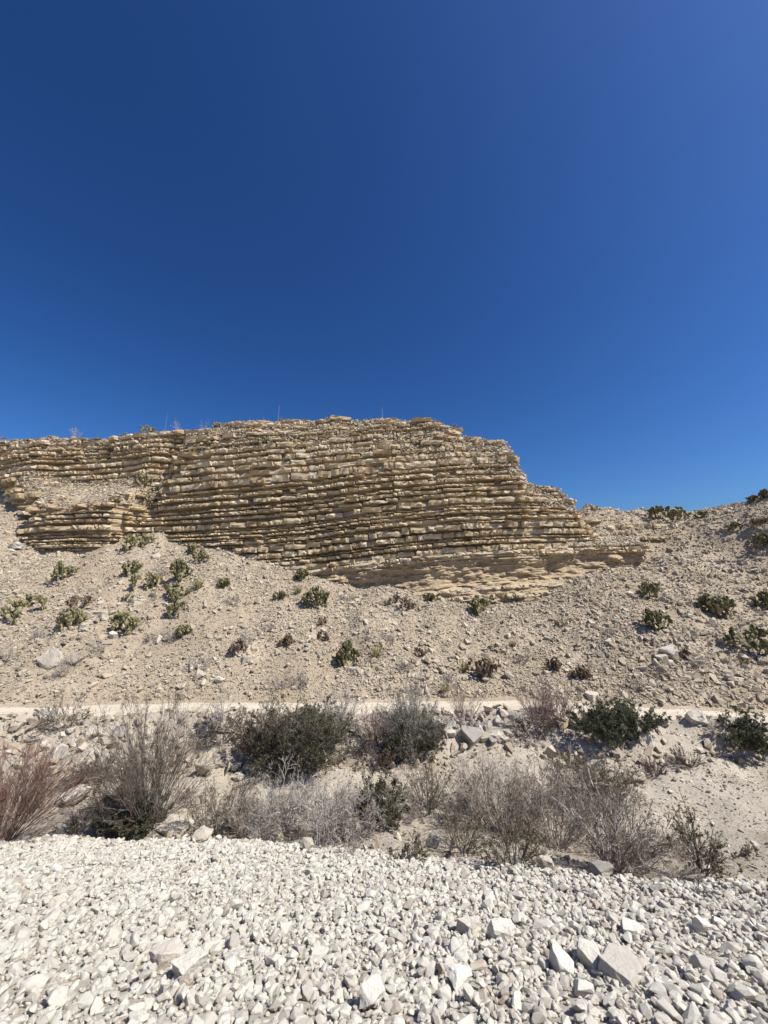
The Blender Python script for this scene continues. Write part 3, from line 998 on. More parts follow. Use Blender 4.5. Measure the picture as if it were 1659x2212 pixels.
def shrub(name, label, cat, u, v, w, h, kind, group=None, lean=(0, 0), seed=None, thin=1.0):
    K = KINDS[kind]
    x, y, z = hit(u, v)
    H = height_at(x, y, z, v - h) * 1.08
    W = metres(w, y, z) * 1.2
    rg = np.random.default_rng(seed if seed is not None else int(u * 7 + v * 13))
    n = max(4, int(K['n'] * thin))
    a = rg.uniform(0, 2 * math.pi, n)
    rr = np.sqrt(rg.random(n))
    st = np.stack([np.cos(a) * rr * W * .09, np.sin(a) * rr * W * .09, np.full(n, -.04)], -1)
    reach = np.sqrt(rg.uniform(.03, .26, n)) * W
    top = H * np.sqrt(np.clip(1 - (reach / (W * .56)) ** 2, .08, 1)) * rg.uniform(.55, 1.12, n)
    tgt = np.stack([np.cos(a) * reach + lean[0], np.sin(a) * reach * .85 + lean[1], top], -1)
    ln = np.linalg.norm(tgt - st, axis=1)
    d = (tgt - st) / ln[:, None]
    r0 = K['tw'] * 2.1 * (H / 1.6) ** .5
    P0, R0 = grow(rg, st, d, ln * .97, np.full(n, r0) * rg.uniform(.7, 1.3, n), 5, K['wander'] * .7, K['up'] * .3)
    gens = [(P0, R0, ln)]
    fr = (.42, .5, .55)
    for g, per in enumerate(K['per']):
        P, R, L = gens[-1]
        s, dd, l2 = children_of(rg, P, L, per * (.8 if thin < 1 else .95), K['spread'], fr[g], .18 if g == 0 else .25)
        rad = np.full(len(s), K['tw'] * (1.25, .85, .62)[g]) * rg.uniform(.7, 1.2, len(s))
        P2, R2 = grow(rg, s, dd, l2, rad, (3, 2, 1)[g], K['wander'], K['up'])
        P2[..., 2] = np.maximum(P2[..., 2], .01)
        gens.append((P2, R2, l2))
    root = empty(name, (x, y, z))
    tag(root, label, cat, group)
    stems = cat_mesh([strips(gens[0][0], gens[0][1], 3, rg), strips(gens[1][0], gens[1][1] * 1.15, 2, rg)])
    link('stems', np_mesh('stems', *stems, M[K['stem']]), root)
    tw = cat_mesh([strips(P, R, 2, rg) for P, R, _ in gens[2:]])
    tag(link('twigs', np_mesh('twigs', *tw, M[K['twig']]), root), kind='stuff')
    if K['leaf']:
        lv = [leaves(rg, gens[-1][0], K['lp'], K['ls'])]
        if K['lp'] > 2: lv.append(leaves(rg, gens[-2][0], K['lp'] * .6, K['ls']))
        tag(link('leaves', np_mesh('leaves', *cat_mesh(lv), M[K['leaf']]), root), kind='stuff')
    return root

# prickly pear: flat pads growing out of each other
def _pad():
    V, F = [], []
    nu, nv = 6, 4
    for j in range(nv + 1):
        t = math.pi * j / nv
        for i in range(nu):
            p = 2 * math.pi * i / nu
            w = math.sin(t) * (1 - .22 * (j / nv - .5))
            V.append((w * math.cos(p) * .44, w * math.sin(p) * .085, .5 + .5 * -math.cos(t)))
    for j in range(nv):
        for i in range(nu):
            F.append((j * nu + i, j * nu + (i + 1) % nu, (j + 1) * nu + (i + 1) % nu, (j + 1) * nu + i))
    return np.array(V), np.array(F)
PADV, PADF = _pad()

def cactus(label, u, v, w, h, mat='pad', group='prickly pears', top=False, name='prickly_pear'):
    x, y, z = on_top(u, v) if top else hit(u, v)
    H = max(height_at(x, y, z, v - h), .2) * 1.15
    W = metres(w, y, z) * 1.15
    rg = np.random.default_rng(int(u * 3 + v * 17))
    s = float(np.clip(H * .27, .14, .22))
    pads = []
    def add(base, dirv, face_a, size, gen):
        if len(pads) > 150: return
        pads.append((base, dirv, face_a, size))
        if gen <= 0: return
        for _ in range(int(rg.choice([1, 2, 2, 3]))):
            side = rg.uniform(-.8, .8)
            rt = np.cross(dirv, [math.cos(face_a), math.sin(face_a), 0])
            rt = np.array([math.cos(face_a), math.sin(face_a), 0]) if np.linalg.norm(rt) < .1 else np.array([math.cos(face_a), math.sin(face_a), 0])
            b = base + dirv * size * (.93 - .25 * abs(side)) + rt * size * .38 * side
            d = dirv * .7 + rt * side * .8 + np.array([0, 0, .45]) + rg.normal(size=3) * .25
            d /= np.linalg.norm(d)
            if b[2] + size * d[2] * .8 > H * (1.05 - .6 * (np.hypot(b[0], b[1]) / (W * .55)) ** 2): continue
            add(b, d, face_a + rg.normal() * .8, size * rg.uniform(.8, 1.05), gen - 1)
    nb = int(np.clip(W / s * 3.2, 6, 30))
    for _ in range(nb):
        a, r = rg.uniform(0, 2 * math.pi), math.sqrt(rg.random()) * W * .42
        b = np.array([math.cos(a) * r, math.sin(a) * r * .7, -.02 - .3 * math.sin(a) * r * 0])
        b[2] = float(terrain(np.array(x + b[0]), np.array(y + b[1])) - z) - .03 if not top and y < 19 else -.03
        d = np.array([math.cos(a) * r / W * 1.1, math.sin(a) * r / W * .9, 1]) + rg.normal(size=3) * .22
        add(b, d / np.linalg.norm(d), rg.uniform(0, math.pi), s * rg.uniform(.85, 1.15), int(min(4, round(H / s))))
    parts = []
    for b, d, a, size in pads:
        xa = np.array([math.cos(a), math.sin(a), 0.0])
        xa -= d * (xa @ d)
        xa /= np.linalg.norm(xa) + 1e-9
        ya = np.cross(d, xa)
        R = np.stack([xa, ya, d], 1)
        parts.append((PADV * size @ R.T + b, PADF))
    o = empty(name, (x, y, z))
    tag(link('pads', np_mesh('pads', *cat_mesh(parts), M[mat], True), o), kind='stuff')
    return tag(o, label, 'cactus', group)

def tuft(label, u, v, w, h, mat='blade', top=False, name='grass_tuft', cat='grass tuft', n=70, group='dry tufts'):
    x, y, z = on_top(u, v) if top else hit(u, v)
    H = height_at(x, y, z, v - h)
    W = metres(w, y, z)
    rg = np.random.default_rng(int(u * 11 + v * 3))
    a = rg.uniform(0, 2 * math.pi, n)
    r = rg.random(n) * W * .22
    st = np.stack([np.cos(a) * r, np.sin(a) * r, np.full(n, -.03)], -1)
    out = rg.uniform(.1, 1.0, n) * W * .5 / max(H, .05)
    d = np.stack([np.cos(a) * out, np.sin(a) * out, np.ones(n)], -1)
    d /= np.linalg.norm(d, axis=1, keepdims=True)
    P, R = grow(rg, st, d, H * rg.uniform(.6, 1.15, n), np.full(n, .012), 4, .06, -.08)
    R *= np.array([1, 1.1, .9, .6, .3])
    o = link(name, np_mesh('blades', *strips(P, R * 1.2, 2, rg), M[mat]))
    o.location = (x, y, z)
    return tag(o, label, cat, group)

def stalk(label, u, v, h, group='dry stalks on the hilltop'):
    x, y, z = on_top(u, v)
    H = height_at(x, y, z, v - h)
    rg = np.random.default_rng(int(u))
    P, R = grow(rg, np.array([[0, 0, -.1]]), np.array([[rg.normal() * .03, 0, 1.0]]), np.array([H + .1]), np.array([.009]), 8, .015, 0)
    root = link('dry_stalk', np_mesh('stalk', *strips(P, R, 3, rg), M['twig_grey']))
    root.location = (x, y, z)
    return tag(root, label, 'stalk', group)

def rock(name, label, cat, u, v, w, h, mat='boulder', slab=False, depth=.8, seed=0, tilt=(0, 0), group=None, pts=14, spin=None, sink=.12):
    """a single rock: its foot at pixel (u, v), w x h pixels in the photograph"""
    x, y, z = hit(u, v)
    dep = y * cp + (z - EYE) * sp
    W = w * SC / FPX * dep
    Hh = max(height_at(x, y, z, v - h), .06)
    rg = np.random.default_rng(seed + int(u))
    vv, ff = stone(seed + int(u) * 5, (1, 1, 1), pts, .05, slab=slab, rough=.03, fine=2 if w > 22 else 1)
    vv = vv / (vv.max(0) - vv.min(0))
    vv = vv - (vv.max(0) + vv.min(0)) / 2
    vv = vv * np.array([W, W * depth, Hh * (1 + sink)])
    o = link(name, np_mesh(name, vv, ff, M[mat]))
    o.location = (x, y + W * depth * .35, z + Hh * (.5 - sink * .5))
    o.rotation_euler = (tilt[0], tilt[1], rg.uniform(-.35, .35) if spin is None else spin)
    return tag(o, label, cat, group)
# ------------------------------------------------------------------ shrubs of the wash
SHRUBS = [  # name, label, u, v, w, h, kind, thin, lean
 ('desert_shrub', 'sparse dark green shrub standing alone beside the track at far left', 139, 1572, 92, 78, 'creosote', 1.3, (0, 0)),
 ('broom_shrub', 'reddish brown broom shrub cut off by the left edge of the picture', 0, 1822, 190, 205, 'rust', 1.3, (.35, 0)),
 ('broom_shrub', 'tallest shrub, brown upright fan of bare branches left of centre in the wash', 318, 1785, 205, 250, 'broom', 1.15, (0, 0)),
 ('low_green_shrub', 'low dark green shrub at the foot of the tall brown fan of branches', 300, 1792, 135, 72, 'dense', .8, (-.1, 0)),
 ('dead_brush', 'dark heap of dead brush left of the tall brown fan of branches', 205, 1700, 105, 75, 'dark', 1.1, (0, 0)),
 ('small_shrub', 'small brown shrub at the gravel edge next to the reddish broom', 165, 1808, 80, 55, 'olive', .5, (0, 0)),
 ('olive_shrub', 'brownish olive shrub behind the single grey boulder at the gravel edge', 468, 1800, 150, 125, 'olive', 1.0, (0, 0)),
 ('green_bush', 'large dense dark green bush in the middle of the wash', 650, 1662, 180, 155, 'dense', 1.3, (0, 0)),
 ('brown_bush', 'rusty brown bush grown into the left side of the large green bush', 563, 1640, 100, 115, 'brown', 1.0, (0, 0)),
 ('bare_shrub', 'pale grey leafless shrub rising behind the large green bush by the track', 728, 1592, 105, 112, 'bare', 1.0, (0, 0)),
 ('greygreen_bush', 'tall bush, dark green below and grey green above, right of centre beside the track', 890, 1628, 118, 160, 'sage', 1.3, (0, 0)),
 ('green_undergrowth', 'dark green undergrowth at the base of the tall grey green bush', 895, 1632, 105, 88, 'dense', .9, (0, 0)),
 ('bare_shrub', 'small purplish bare shrub between the large green and grey green bushes', 808, 1602, 75, 85, 'redbroom', .7, (0, 0)),
 ('dead_brush', 'flattened brown dead brush below the tall grey green bush', 815, 1652, 115, 55, 'brown', .7, (0, 0)),
 ('bare_shrub', 'thin reddish fan of bare twigs standing against the track above the rock pile', 1004, 1562, 80, 92, 'redbroom', .55, (0, 0)),
 ('bare_shrub', 'wide reddish grey fan of bare twigs left of the low bright green bush', 1163, 1562, 100, 98, 'redbroom', .9, (0, 0)),
 ('bare_shrub', 'bare twig shrub squeezed between the reddish fan and the low bright green bush', 1208, 1562, 84, 92, 'redbroom', .7, (0, 0)),
 ('green_bush', 'low spreading bright green bush with pale rocks beside the track', 1300, 1606, 130, 86, 'green', 1.1, (0, 0)),
 ('green_bush', 'right-hand lobe of low bright green foliage reaching over the track edge', 1372, 1590, 84, 72, 'green', .8, (.1, 0)),
 ('green_bush', 'green bush at the right edge of the picture below the track', 1618, 1615, 100, 66, 'green', .9, (0, 0)),
 ('bare_shrub', 'grey twiggy shrub left of the green bush at the right edge', 1560, 1588, 76, 52, 'wisp', 1.4, (0, 0)),
 ('low_green_shrub', 'small low olive shrub on the far bank below the low bright green bush', 1240, 1654, 56, 28, 'olive', .8, (0, 0)),
 ('dry_shrub', 'small dry brown shrub at the edge of the bare wash floor', 1413, 1674, 40, 32, 'broom', .5, (0, 0)),
 ('dry_shrub', 'low wide dry brown shrub on the stony rim right of the wash floor', 1485, 1654, 66, 34, 'broom', .6, (0, 0)),
 ('olive_shrub', 'dense olive green shrub behind the grey thicket at right', 1318, 1735, 128, 82, 'olive', 1.6, (0, 0)),
 ('pale_shrub', 'tangled whitish grey leafless shrub in the front row left of centre', 598, 1800, 160, 122, 'pale', 1.1, (0, 0)),
 ('pale_shrub', 'second tangled whitish grey shrub, touching the dark green front shrub', 710, 1806, 160, 125, 'pale', 1.1, (0, 0)),
 ('low_green_shrub', 'dark green upright shrub in the front row among grey twigs', 823, 1796, 92, 118, 'dense', .7, (0, 0)),
 ('olive_shrub', 'open olive shrub standing clear behind the front row at centre', 922, 1752, 115, 118, 'olive', .9, (0, 0)),
 ('bare_shrub', 'large grey brown thicket of bare twigs right of centre', 1078, 1792, 190, 158, 'tangle', 1.2, (0, 0)),
 ('olive_shrub', 'small olive brown shrub at the gravel edge before the grey thicket', 998, 1838, 110, 100, 'olive', .9, (0, 0)),
 ('wispy_shrub', 'thin wispy shrub rooted in the gravel edge at centre', 875, 1858, 90, 70, 'creosote', .9, (0, 0)),
 ('olive_shrub', 'shrub with pale stems at the gravel edge in front of the right thicket', 1110, 1870, 120, 135, 'olive', .8, (0, 0)),
 ('bare_shrub', 'tall brownish olive thicket in the middle of the right group', 1200, 1832, 175, 190, 'tangle', 1.3, (0, 0)),
 ('bare_shrub', 'dark grey brown bare thicket at the right end of the front row', 1322, 1868, 210, 172, 'tangle', 1.3, (.1, 0)),
 ('olive_shrub', 'mid green shrub filling the gap between the two right thickets', 1252, 1750, 105, 104, 'olive', 1.2, (0, 0)),
 ('creosote_shrub', 'lone open shrub with sparse olive leaves on sand at lower right', 1520, 1888, 92, 132, 'creosote', 1.0, (0, 0)),
 ('wispy_shrub', 'fallen olive sprig on the sand right of the lone open shrub', 1585, 1858, 60, 26, 'creosote', .5, (.2, 0)),
 ('wispy_shrub', 'single dry sprig at the gravel edge below the lone open shrub', 1512, 1936, 22, 46, 'wisp', .5, (0, 0)),
 ('wispy_shrub', 'few bare dark stems at the gravel edge below the second whitish shrub', 690, 1836, 60, 62, 'wisp', .7, (0, 0)),
 ('wispy_shrub', 'bare thin stems at the gravel edge right of the flat pale stones', 765, 1846, 62, 70, 'wisp', .7, (0, 0)),
 ('bare_shrub', 'low grey bare shrub between the whitish shrubs and the open olive shrub', 860, 1770, 90, 80, 'tangle', .6, (0, 0)),
 ('bare_shrub', 'grey bare shrub filling the front row left of the dark green upright shrub', 770, 1812, 95, 100, 'pale', .6, (0, 0)),
 ('bare_shrub', 'low brown twigs between the brownish olive shrub and the whitish shrubs', 530, 1806, 95, 88, 'tangle', .6, (0, 0)),
 ('dead_brush', 'dark dead brush on the bank between the tall brown fan and the brown bush', 480, 1600, 110, 60, 'dark', .8, (0, 0)),
 ('bare_shrub', 'thin bare shrub crossing the track left of the brown bush', 490, 1578, 70, 85, 'wisp', 1.3, (0, 0)),
 ('dead_brush', 'grey dead twigs on the bank right of the large green bush', 765, 1622, 70, 50, 'dark', .6, (0, 0)),
 ('bare_shrub', 'bare twigs at the foot of the reddish fan among the rocks', 1150, 1590, 90, 42, 'dark', .6, (0, 0)),
 ('bare_shrub', 'grey twigs spilling left out of the right thickets', 1010, 1770, 110, 110, 'tangle', .6, (0, 0)),
 ('low_green_shrub', 'small olive sprigs along the foot of the large green bush', 600, 1684, 80, 34, 'olive', .6, (0, 0)),
 ('bare_shrub', 'bare brown shrub behind the reddish broom at left', 235, 1760, 90, 70, 'broom', .5, (0, 0)),
]
for nm, lab, u, v, w, h, kind, thin, lean in SHRUBS:
    shrub(nm, lab, 'shrub', u, v, w, h, kind, 'shrubs of the dry wash', lean, thin=thin)

# ------------------------------------------------------------------ dry little shrubs on the slope
DRY = [
 ('grey dry shrub right of two prickly pears high on the left slope', 349, 1247, 28, 30), ('low grey dry shrub left of a small prickly pear in mid left slope', 341, 1293, 40, 20),
 ('grey dry shrub alone on open scree below the left cliff foot', 508, 1305, 46, 28), ('faint grey shrub below the leftmost prickly pear', 79, 1384, 48, 42),
 ('dark twiggy shrub above the two boulders at left', 202, 1415, 52, 40), ('thin shrub just below the two boulders at left', 147, 1456, 56, 44),
 ('dry shrub against the left edge of the picture on the lower slope', 16, 1428, 40, 34), ('upright dry sprig left of the lowest left prickly pear', 369, 1391, 24, 32),
 ('small grey sprig above the reddish earth patch', 325, 1388, 24, 24), ('low dry shrub under the yellow tufts of the middle slope', 575, 1364, 32, 24),
 ('airy grey shrub behind the yellowing cactus low on the slope', 528, 1396, 46, 44), ('pale dry shrub above the row of square rocks', 430, 1442, 60, 38),
 ('grey dry shrub just above the track left of the large green bush', 605, 1492, 46, 42), ('pair of dry sprigs just above the track behind the large green bush', 645, 1480, 40, 34),
 ('small dry shrub right of the tallest prickly pear at mid slope', 748, 1300, 32, 20), ('tiny dry shrub at centre of the slope below the dry cactus mat', 922, 1356, 24, 15),
 ('dark dry shrub in the middle of the slope above the yellow tuft', 843, 1388, 32, 28), ('grey dry shrub below the yellow tuft on the lower slope', 879, 1448, 34, 30),
 ('dry shrub right of the dead cactus patch on the lower slope', 1132, 1432, 30, 26), ('small grey shrub on open scree right of centre', 1318, 1376, 30, 26),
 ('dark dry shrub left of the big cactus at the right edge', 1491, 1380, 38, 28), ('dry shrub below the white rock cluster close to the track', 1374, 1490, 34, 26),
 ('wide low dry shrub right of the white rock cluster', 1512, 1436, 62, 26), ('grey dry shrub just below the white rock cluster', 1429, 1460, 40, 26),
 ('dry shrub on stones above the track left of the thin reddish fan', 968, 1476, 34, 26),
]
for lab, u, v, w, h in DRY:
    shrub('dry_shrub', lab, 'shrub', u, v, w, h, 'wisp', 'dry shrubs on the slope', thin=1.4)
for lab, u, v, w, h in [('faint bare shrub on the skyline at far left', 161, 948, 26, 30), ('bare shrub on the skyline right of the skyline prickly pear', 378, 934, 22, 26), ('faint bare shrub on the skyline left of the low cactus', 438, 930, 26, 24)]:
    K_ = KINDS['wisp']
    x, y, z = on_top(u, v)
    _h = hit
    hit = lambda a, b, p=(x, y + .3, z): p
    shrub('bare_shrub', lab, 'shrub', u, v, w, h, 'wisp', 'bare shrubs on the skyline', thin=.8)
    hit = _h
for lab, u, v, h in [('short dry stalk left of the skyline prickly pear', 357, 936, 44), ('tallest dry stalk on the hilltop', 601, 912, 36), ('dry stalk on the highest part of the hilltop', 827, 906, 26), ('faint short stalk left of the tallest dry stalk', 540, 916, 14)]:
    stalk(lab, u, v, h)

# ------------------------------------------------------------------ prickly pears, dead cactus, tufts
PEARS = [
 ('rounded prickly pear standing out on the skyline above the left cliff', 311, 944, 42, 25, 'pad', True), ('low dark prickly pear on the skyline left of the rounded one', 274, 947, 26, 10, 'pad_dark', True),
 ('prickly pear on the skyline at the left end of the high top', 473, 933, 38, 17, 'pad', True), ('prickly pear growing on the upper ledges of the cliff', 567, 972, 34, 28, 'pad', False),
 ('tiny prickly pear on the far left upper ledges', 67, 997, 18, 13, 'pad', False), ('upper prickly pear in the gully of the cliff', 306, 1047, 28, 22, 'pad', False),
 ('lower prickly pear in the gully of the cliff', 319, 1087, 20, 19, 'pad', False), ('prickly pear at the right foot of the low left ledge', 286, 1188, 36, 32, 'pad', False),
 ('small prickly pear tucked against the cliff foot right of the low left ledge', 318, 1171, 26, 16, 'pad', False), ('big prickly pear just below the low left ledge', 143, 1253, 72, 56, 'pad', False),
 ('round prickly pear below the right end of the low left ledge', 286, 1242, 36, 28, 'pad', False), ('wide prickly pear under the round one on the left slope', 313, 1269, 54, 34, 'pad', False),
 ('tall dark prickly pear beside a yellow tuft high on the left slope', 397, 1253, 52, 48, 'pad_dark', False), ('middle-sized prickly pear below the tall dark one', 374, 1293, 36, 30, 'pad', False),
 ('small prickly pear alone right of the tall dark one', 482, 1269, 24, 21, 'pad_dark', False), ('upper of two small prickly pears on the talus shoulder by the cliff', 415, 1194, 26, 19, 'pad', False),
 ('lower of two small prickly pears on the talus shoulder by the cliff', 434, 1212, 30, 23, 'pad', False), ('largest prickly pear, near the left edge of the slope', 52, 1336, 82, 58, 'pad', False),
 ('prickly pear above a flat pale rock left on the slope', 155, 1353, 46, 36, 'pad', False), ('prickly pear with splayed pads above a leaning flat rock', 264, 1367, 52, 42, 'pad', False),
 ('prickly pear low on the slope right of the splayed one', 382, 1330, 40, 30, 'pad', False), ('lowest small prickly pear left of centre on the slope', 397, 1371, 30, 22, 'pad', False),
 ('tiny prickly pear above the pair of stacked flat stones', 276, 1296, 16, 13, 'pad_dark', False), ('small prickly pear beside white stones in the middle slope', 603, 1296, 24, 19, 'pad_dark', False),
 ('small prickly pear at the foot of the cliff left of the massive bed', 651, 1254, 26, 25, 'pad_dark', False), ('tall upright prickly pear at the centre of the slope', 684, 1309, 44, 52, 'pad_dark', False),
 ('tiny prickly pear close under the massive bed', 932, 1298, 24, 14, 'pad_dark', False), ('upright prickly pear right at the foot of the massive bed', 1040, 1327, 40, 40, 'pad', False),
 ('tall narrow prickly pear in the lower middle of the slope', 750, 1436, 34, 46, 'pad_dark', False), ('round prickly pear on the right slope below the saddle', 1397, 1293, 54, 42, 'pad', False),
 ('prickly pear in two heads under the round one on the right slope', 1417, 1358, 40, 42, 'pad_dark', False), ('left part of a forked prickly pear on the right slope', 1535, 1318, 34, 34, 'pad', False),
 ('right part of a forked prickly pear on the right slope', 1562, 1332, 40, 46, 'pad', False), ('big dark prickly pear at the right edge of the slope', 1630, 1408, 70, 66, 'pad_dark', False),
 ('prickly pear cut by the right edge above the big dark one', 1652, 1312, 30, 32, 'pad_dark', False), ('dark prickly pear under the right ridge at the picture edge', 1652, 1182, 36, 40, 'pad_dark', False),
 ('larger of two round prickly pears on the saddle skyline', 1419, 1119, 44, 33, 'pad_dark', False), ('smaller of two round prickly pears on the saddle skyline', 1465, 1124, 38, 25, 'pad_dark', False),
 ('small prickly pear right of the two on the saddle skyline', 1518, 1119, 22, 15, 'pad_dark', False), ('low prickly pear on the skyline at the far right', 1628, 1082, 24, 11, 'pad_dark', False),
 ('prickly pear on the skyline at the right picture edge', 1655, 1077, 20, 18, 'pad_dark', False), ('low reddish prickly pear below the far right skyline', 1640, 1134, 28, 15, 'pad_dry', False),
 ('small brownish prickly pear below the far right skyline', 1592, 1144, 26, 15, 'pad_dark', False), ('little prickly pear beside the white rock cluster on the right', 1478, 1418, 16, 18, 'pad_dry', False),
 ('dead dark prickly pear between two prickly pears at left', 171, 1312, 42, 26, 'pad_dry', False), ('yellowing prickly pear under the airy grey shrub', 514, 1410, 28, 26, 'pad_dry', False),
 ('brownish prickly pear in the lower middle left slope', 621, 1396, 28, 24, 'pad_dry', False), ('dead black prickly pear left of the tall narrow one', 696, 1387, 20, 24, 'pad_dry', False),
 ('small dead prickly pear right of a reddish stone', 696, 1349, 18, 15, 'pad_dry', False), ('small dead prickly pear under a white stone right of centre', 906, 1415, 18, 17, 'pad_dry', False),
 ('wide patch of dead prickly pear above the thin reddish fan', 1040, 1456, 62, 34, 'pad_dry', False), ('dead brown prickly pear in the lower right centre slope', 1197, 1446, 26, 24, 'pad_dry', False),
 ('low dead prickly pear right of the brown one on the lower slope', 1255, 1460, 34, 20, 'pad_dry', False), ('low mat of drying prickly pear below the massive bed', 868, 1311, 66, 22, 'pad_dry', False),
]
for lab, u, v, w, h, mat, top in PEARS:
    cactus(lab, u, v, w, h, mat, 'prickly pears on hill and slope', top, 'prickly_pear')
TUFTS = [
 ('yellow tuft beside the tall dark prickly pear', 428, 1271, 34, 28, False), ('small yellow tuft below the tall dark prickly pear', 405, 1283, 20, 15, False), ('yellow tuft below the small cactus at the cliff foot', 643, 1282, 22, 20, False),
 ('left dry tuft in the drying cactus mat', 835, 1306, 20, 16, False), ('right dry tuft in the drying cactus mat', 893, 1310, 26, 16, False), ('yellow tuft at the left of the upright cactus under the massive bed', 1026, 1328, 24, 18, False),
 ('largest yellow tuft on the lower slope at centre', 813, 1418, 36, 30, False), ('yellow tuft left of the wide dead cactus patch', 1004, 1452, 30, 28, False), ('yellow tuft just above the track behind the grey green bush', 960, 1503, 24, 30, False),
 ('wide dry tuft low on the scree right of the massive bed', 1213, 1347, 52, 24, False), ('tiny yellow tuft on open scree right of centre', 1108, 1396, 16, 14, False), ('yellow tuft at the right edge below the big dark cactus', 1608, 1432, 30, 16, False),
 ('tuft on the hilltop skyline where the top begins to rise', 575, 915, 34, 12, True), ('broad tuft on the hilltop skyline left of the summit', 612, 913, 34, 12, True), ('tuft on the summit skyline', 712, 909, 40, 10, True),
 ('small tuft on the skyline right of the summit', 822, 909, 20, 9, True), ('tuft on the skyline near the right end of the top', 940, 915, 34, 12, True), ('tuft on the skyline above the left wing of the cliff', 362, 937, 40, 10, True),
 ('tuft on the skyline at the left picture edge', 8, 950, 26, 9, True), ('tuft on the skyline right of the low cactus', 505, 925, 24, 9, True), ('last tuft on the corner of the hilltop', 982, 922, 14, 8, True), ('tuft on the skyline between summit and low cactus', 660, 911, 30, 8, True),
 ('dry grass tuft at the root of the reddish bare fans', 1190, 1570, 26, 20, False), ('straw tuft below the large green bush', 725, 1650, 40, 26, False),
]
for lab, u, v, w, h, top in TUFTS:
    tuft(lab, u, v, w, h, 'straw' if 'straw' in lab or 'dry' in lab else 'blade', top)

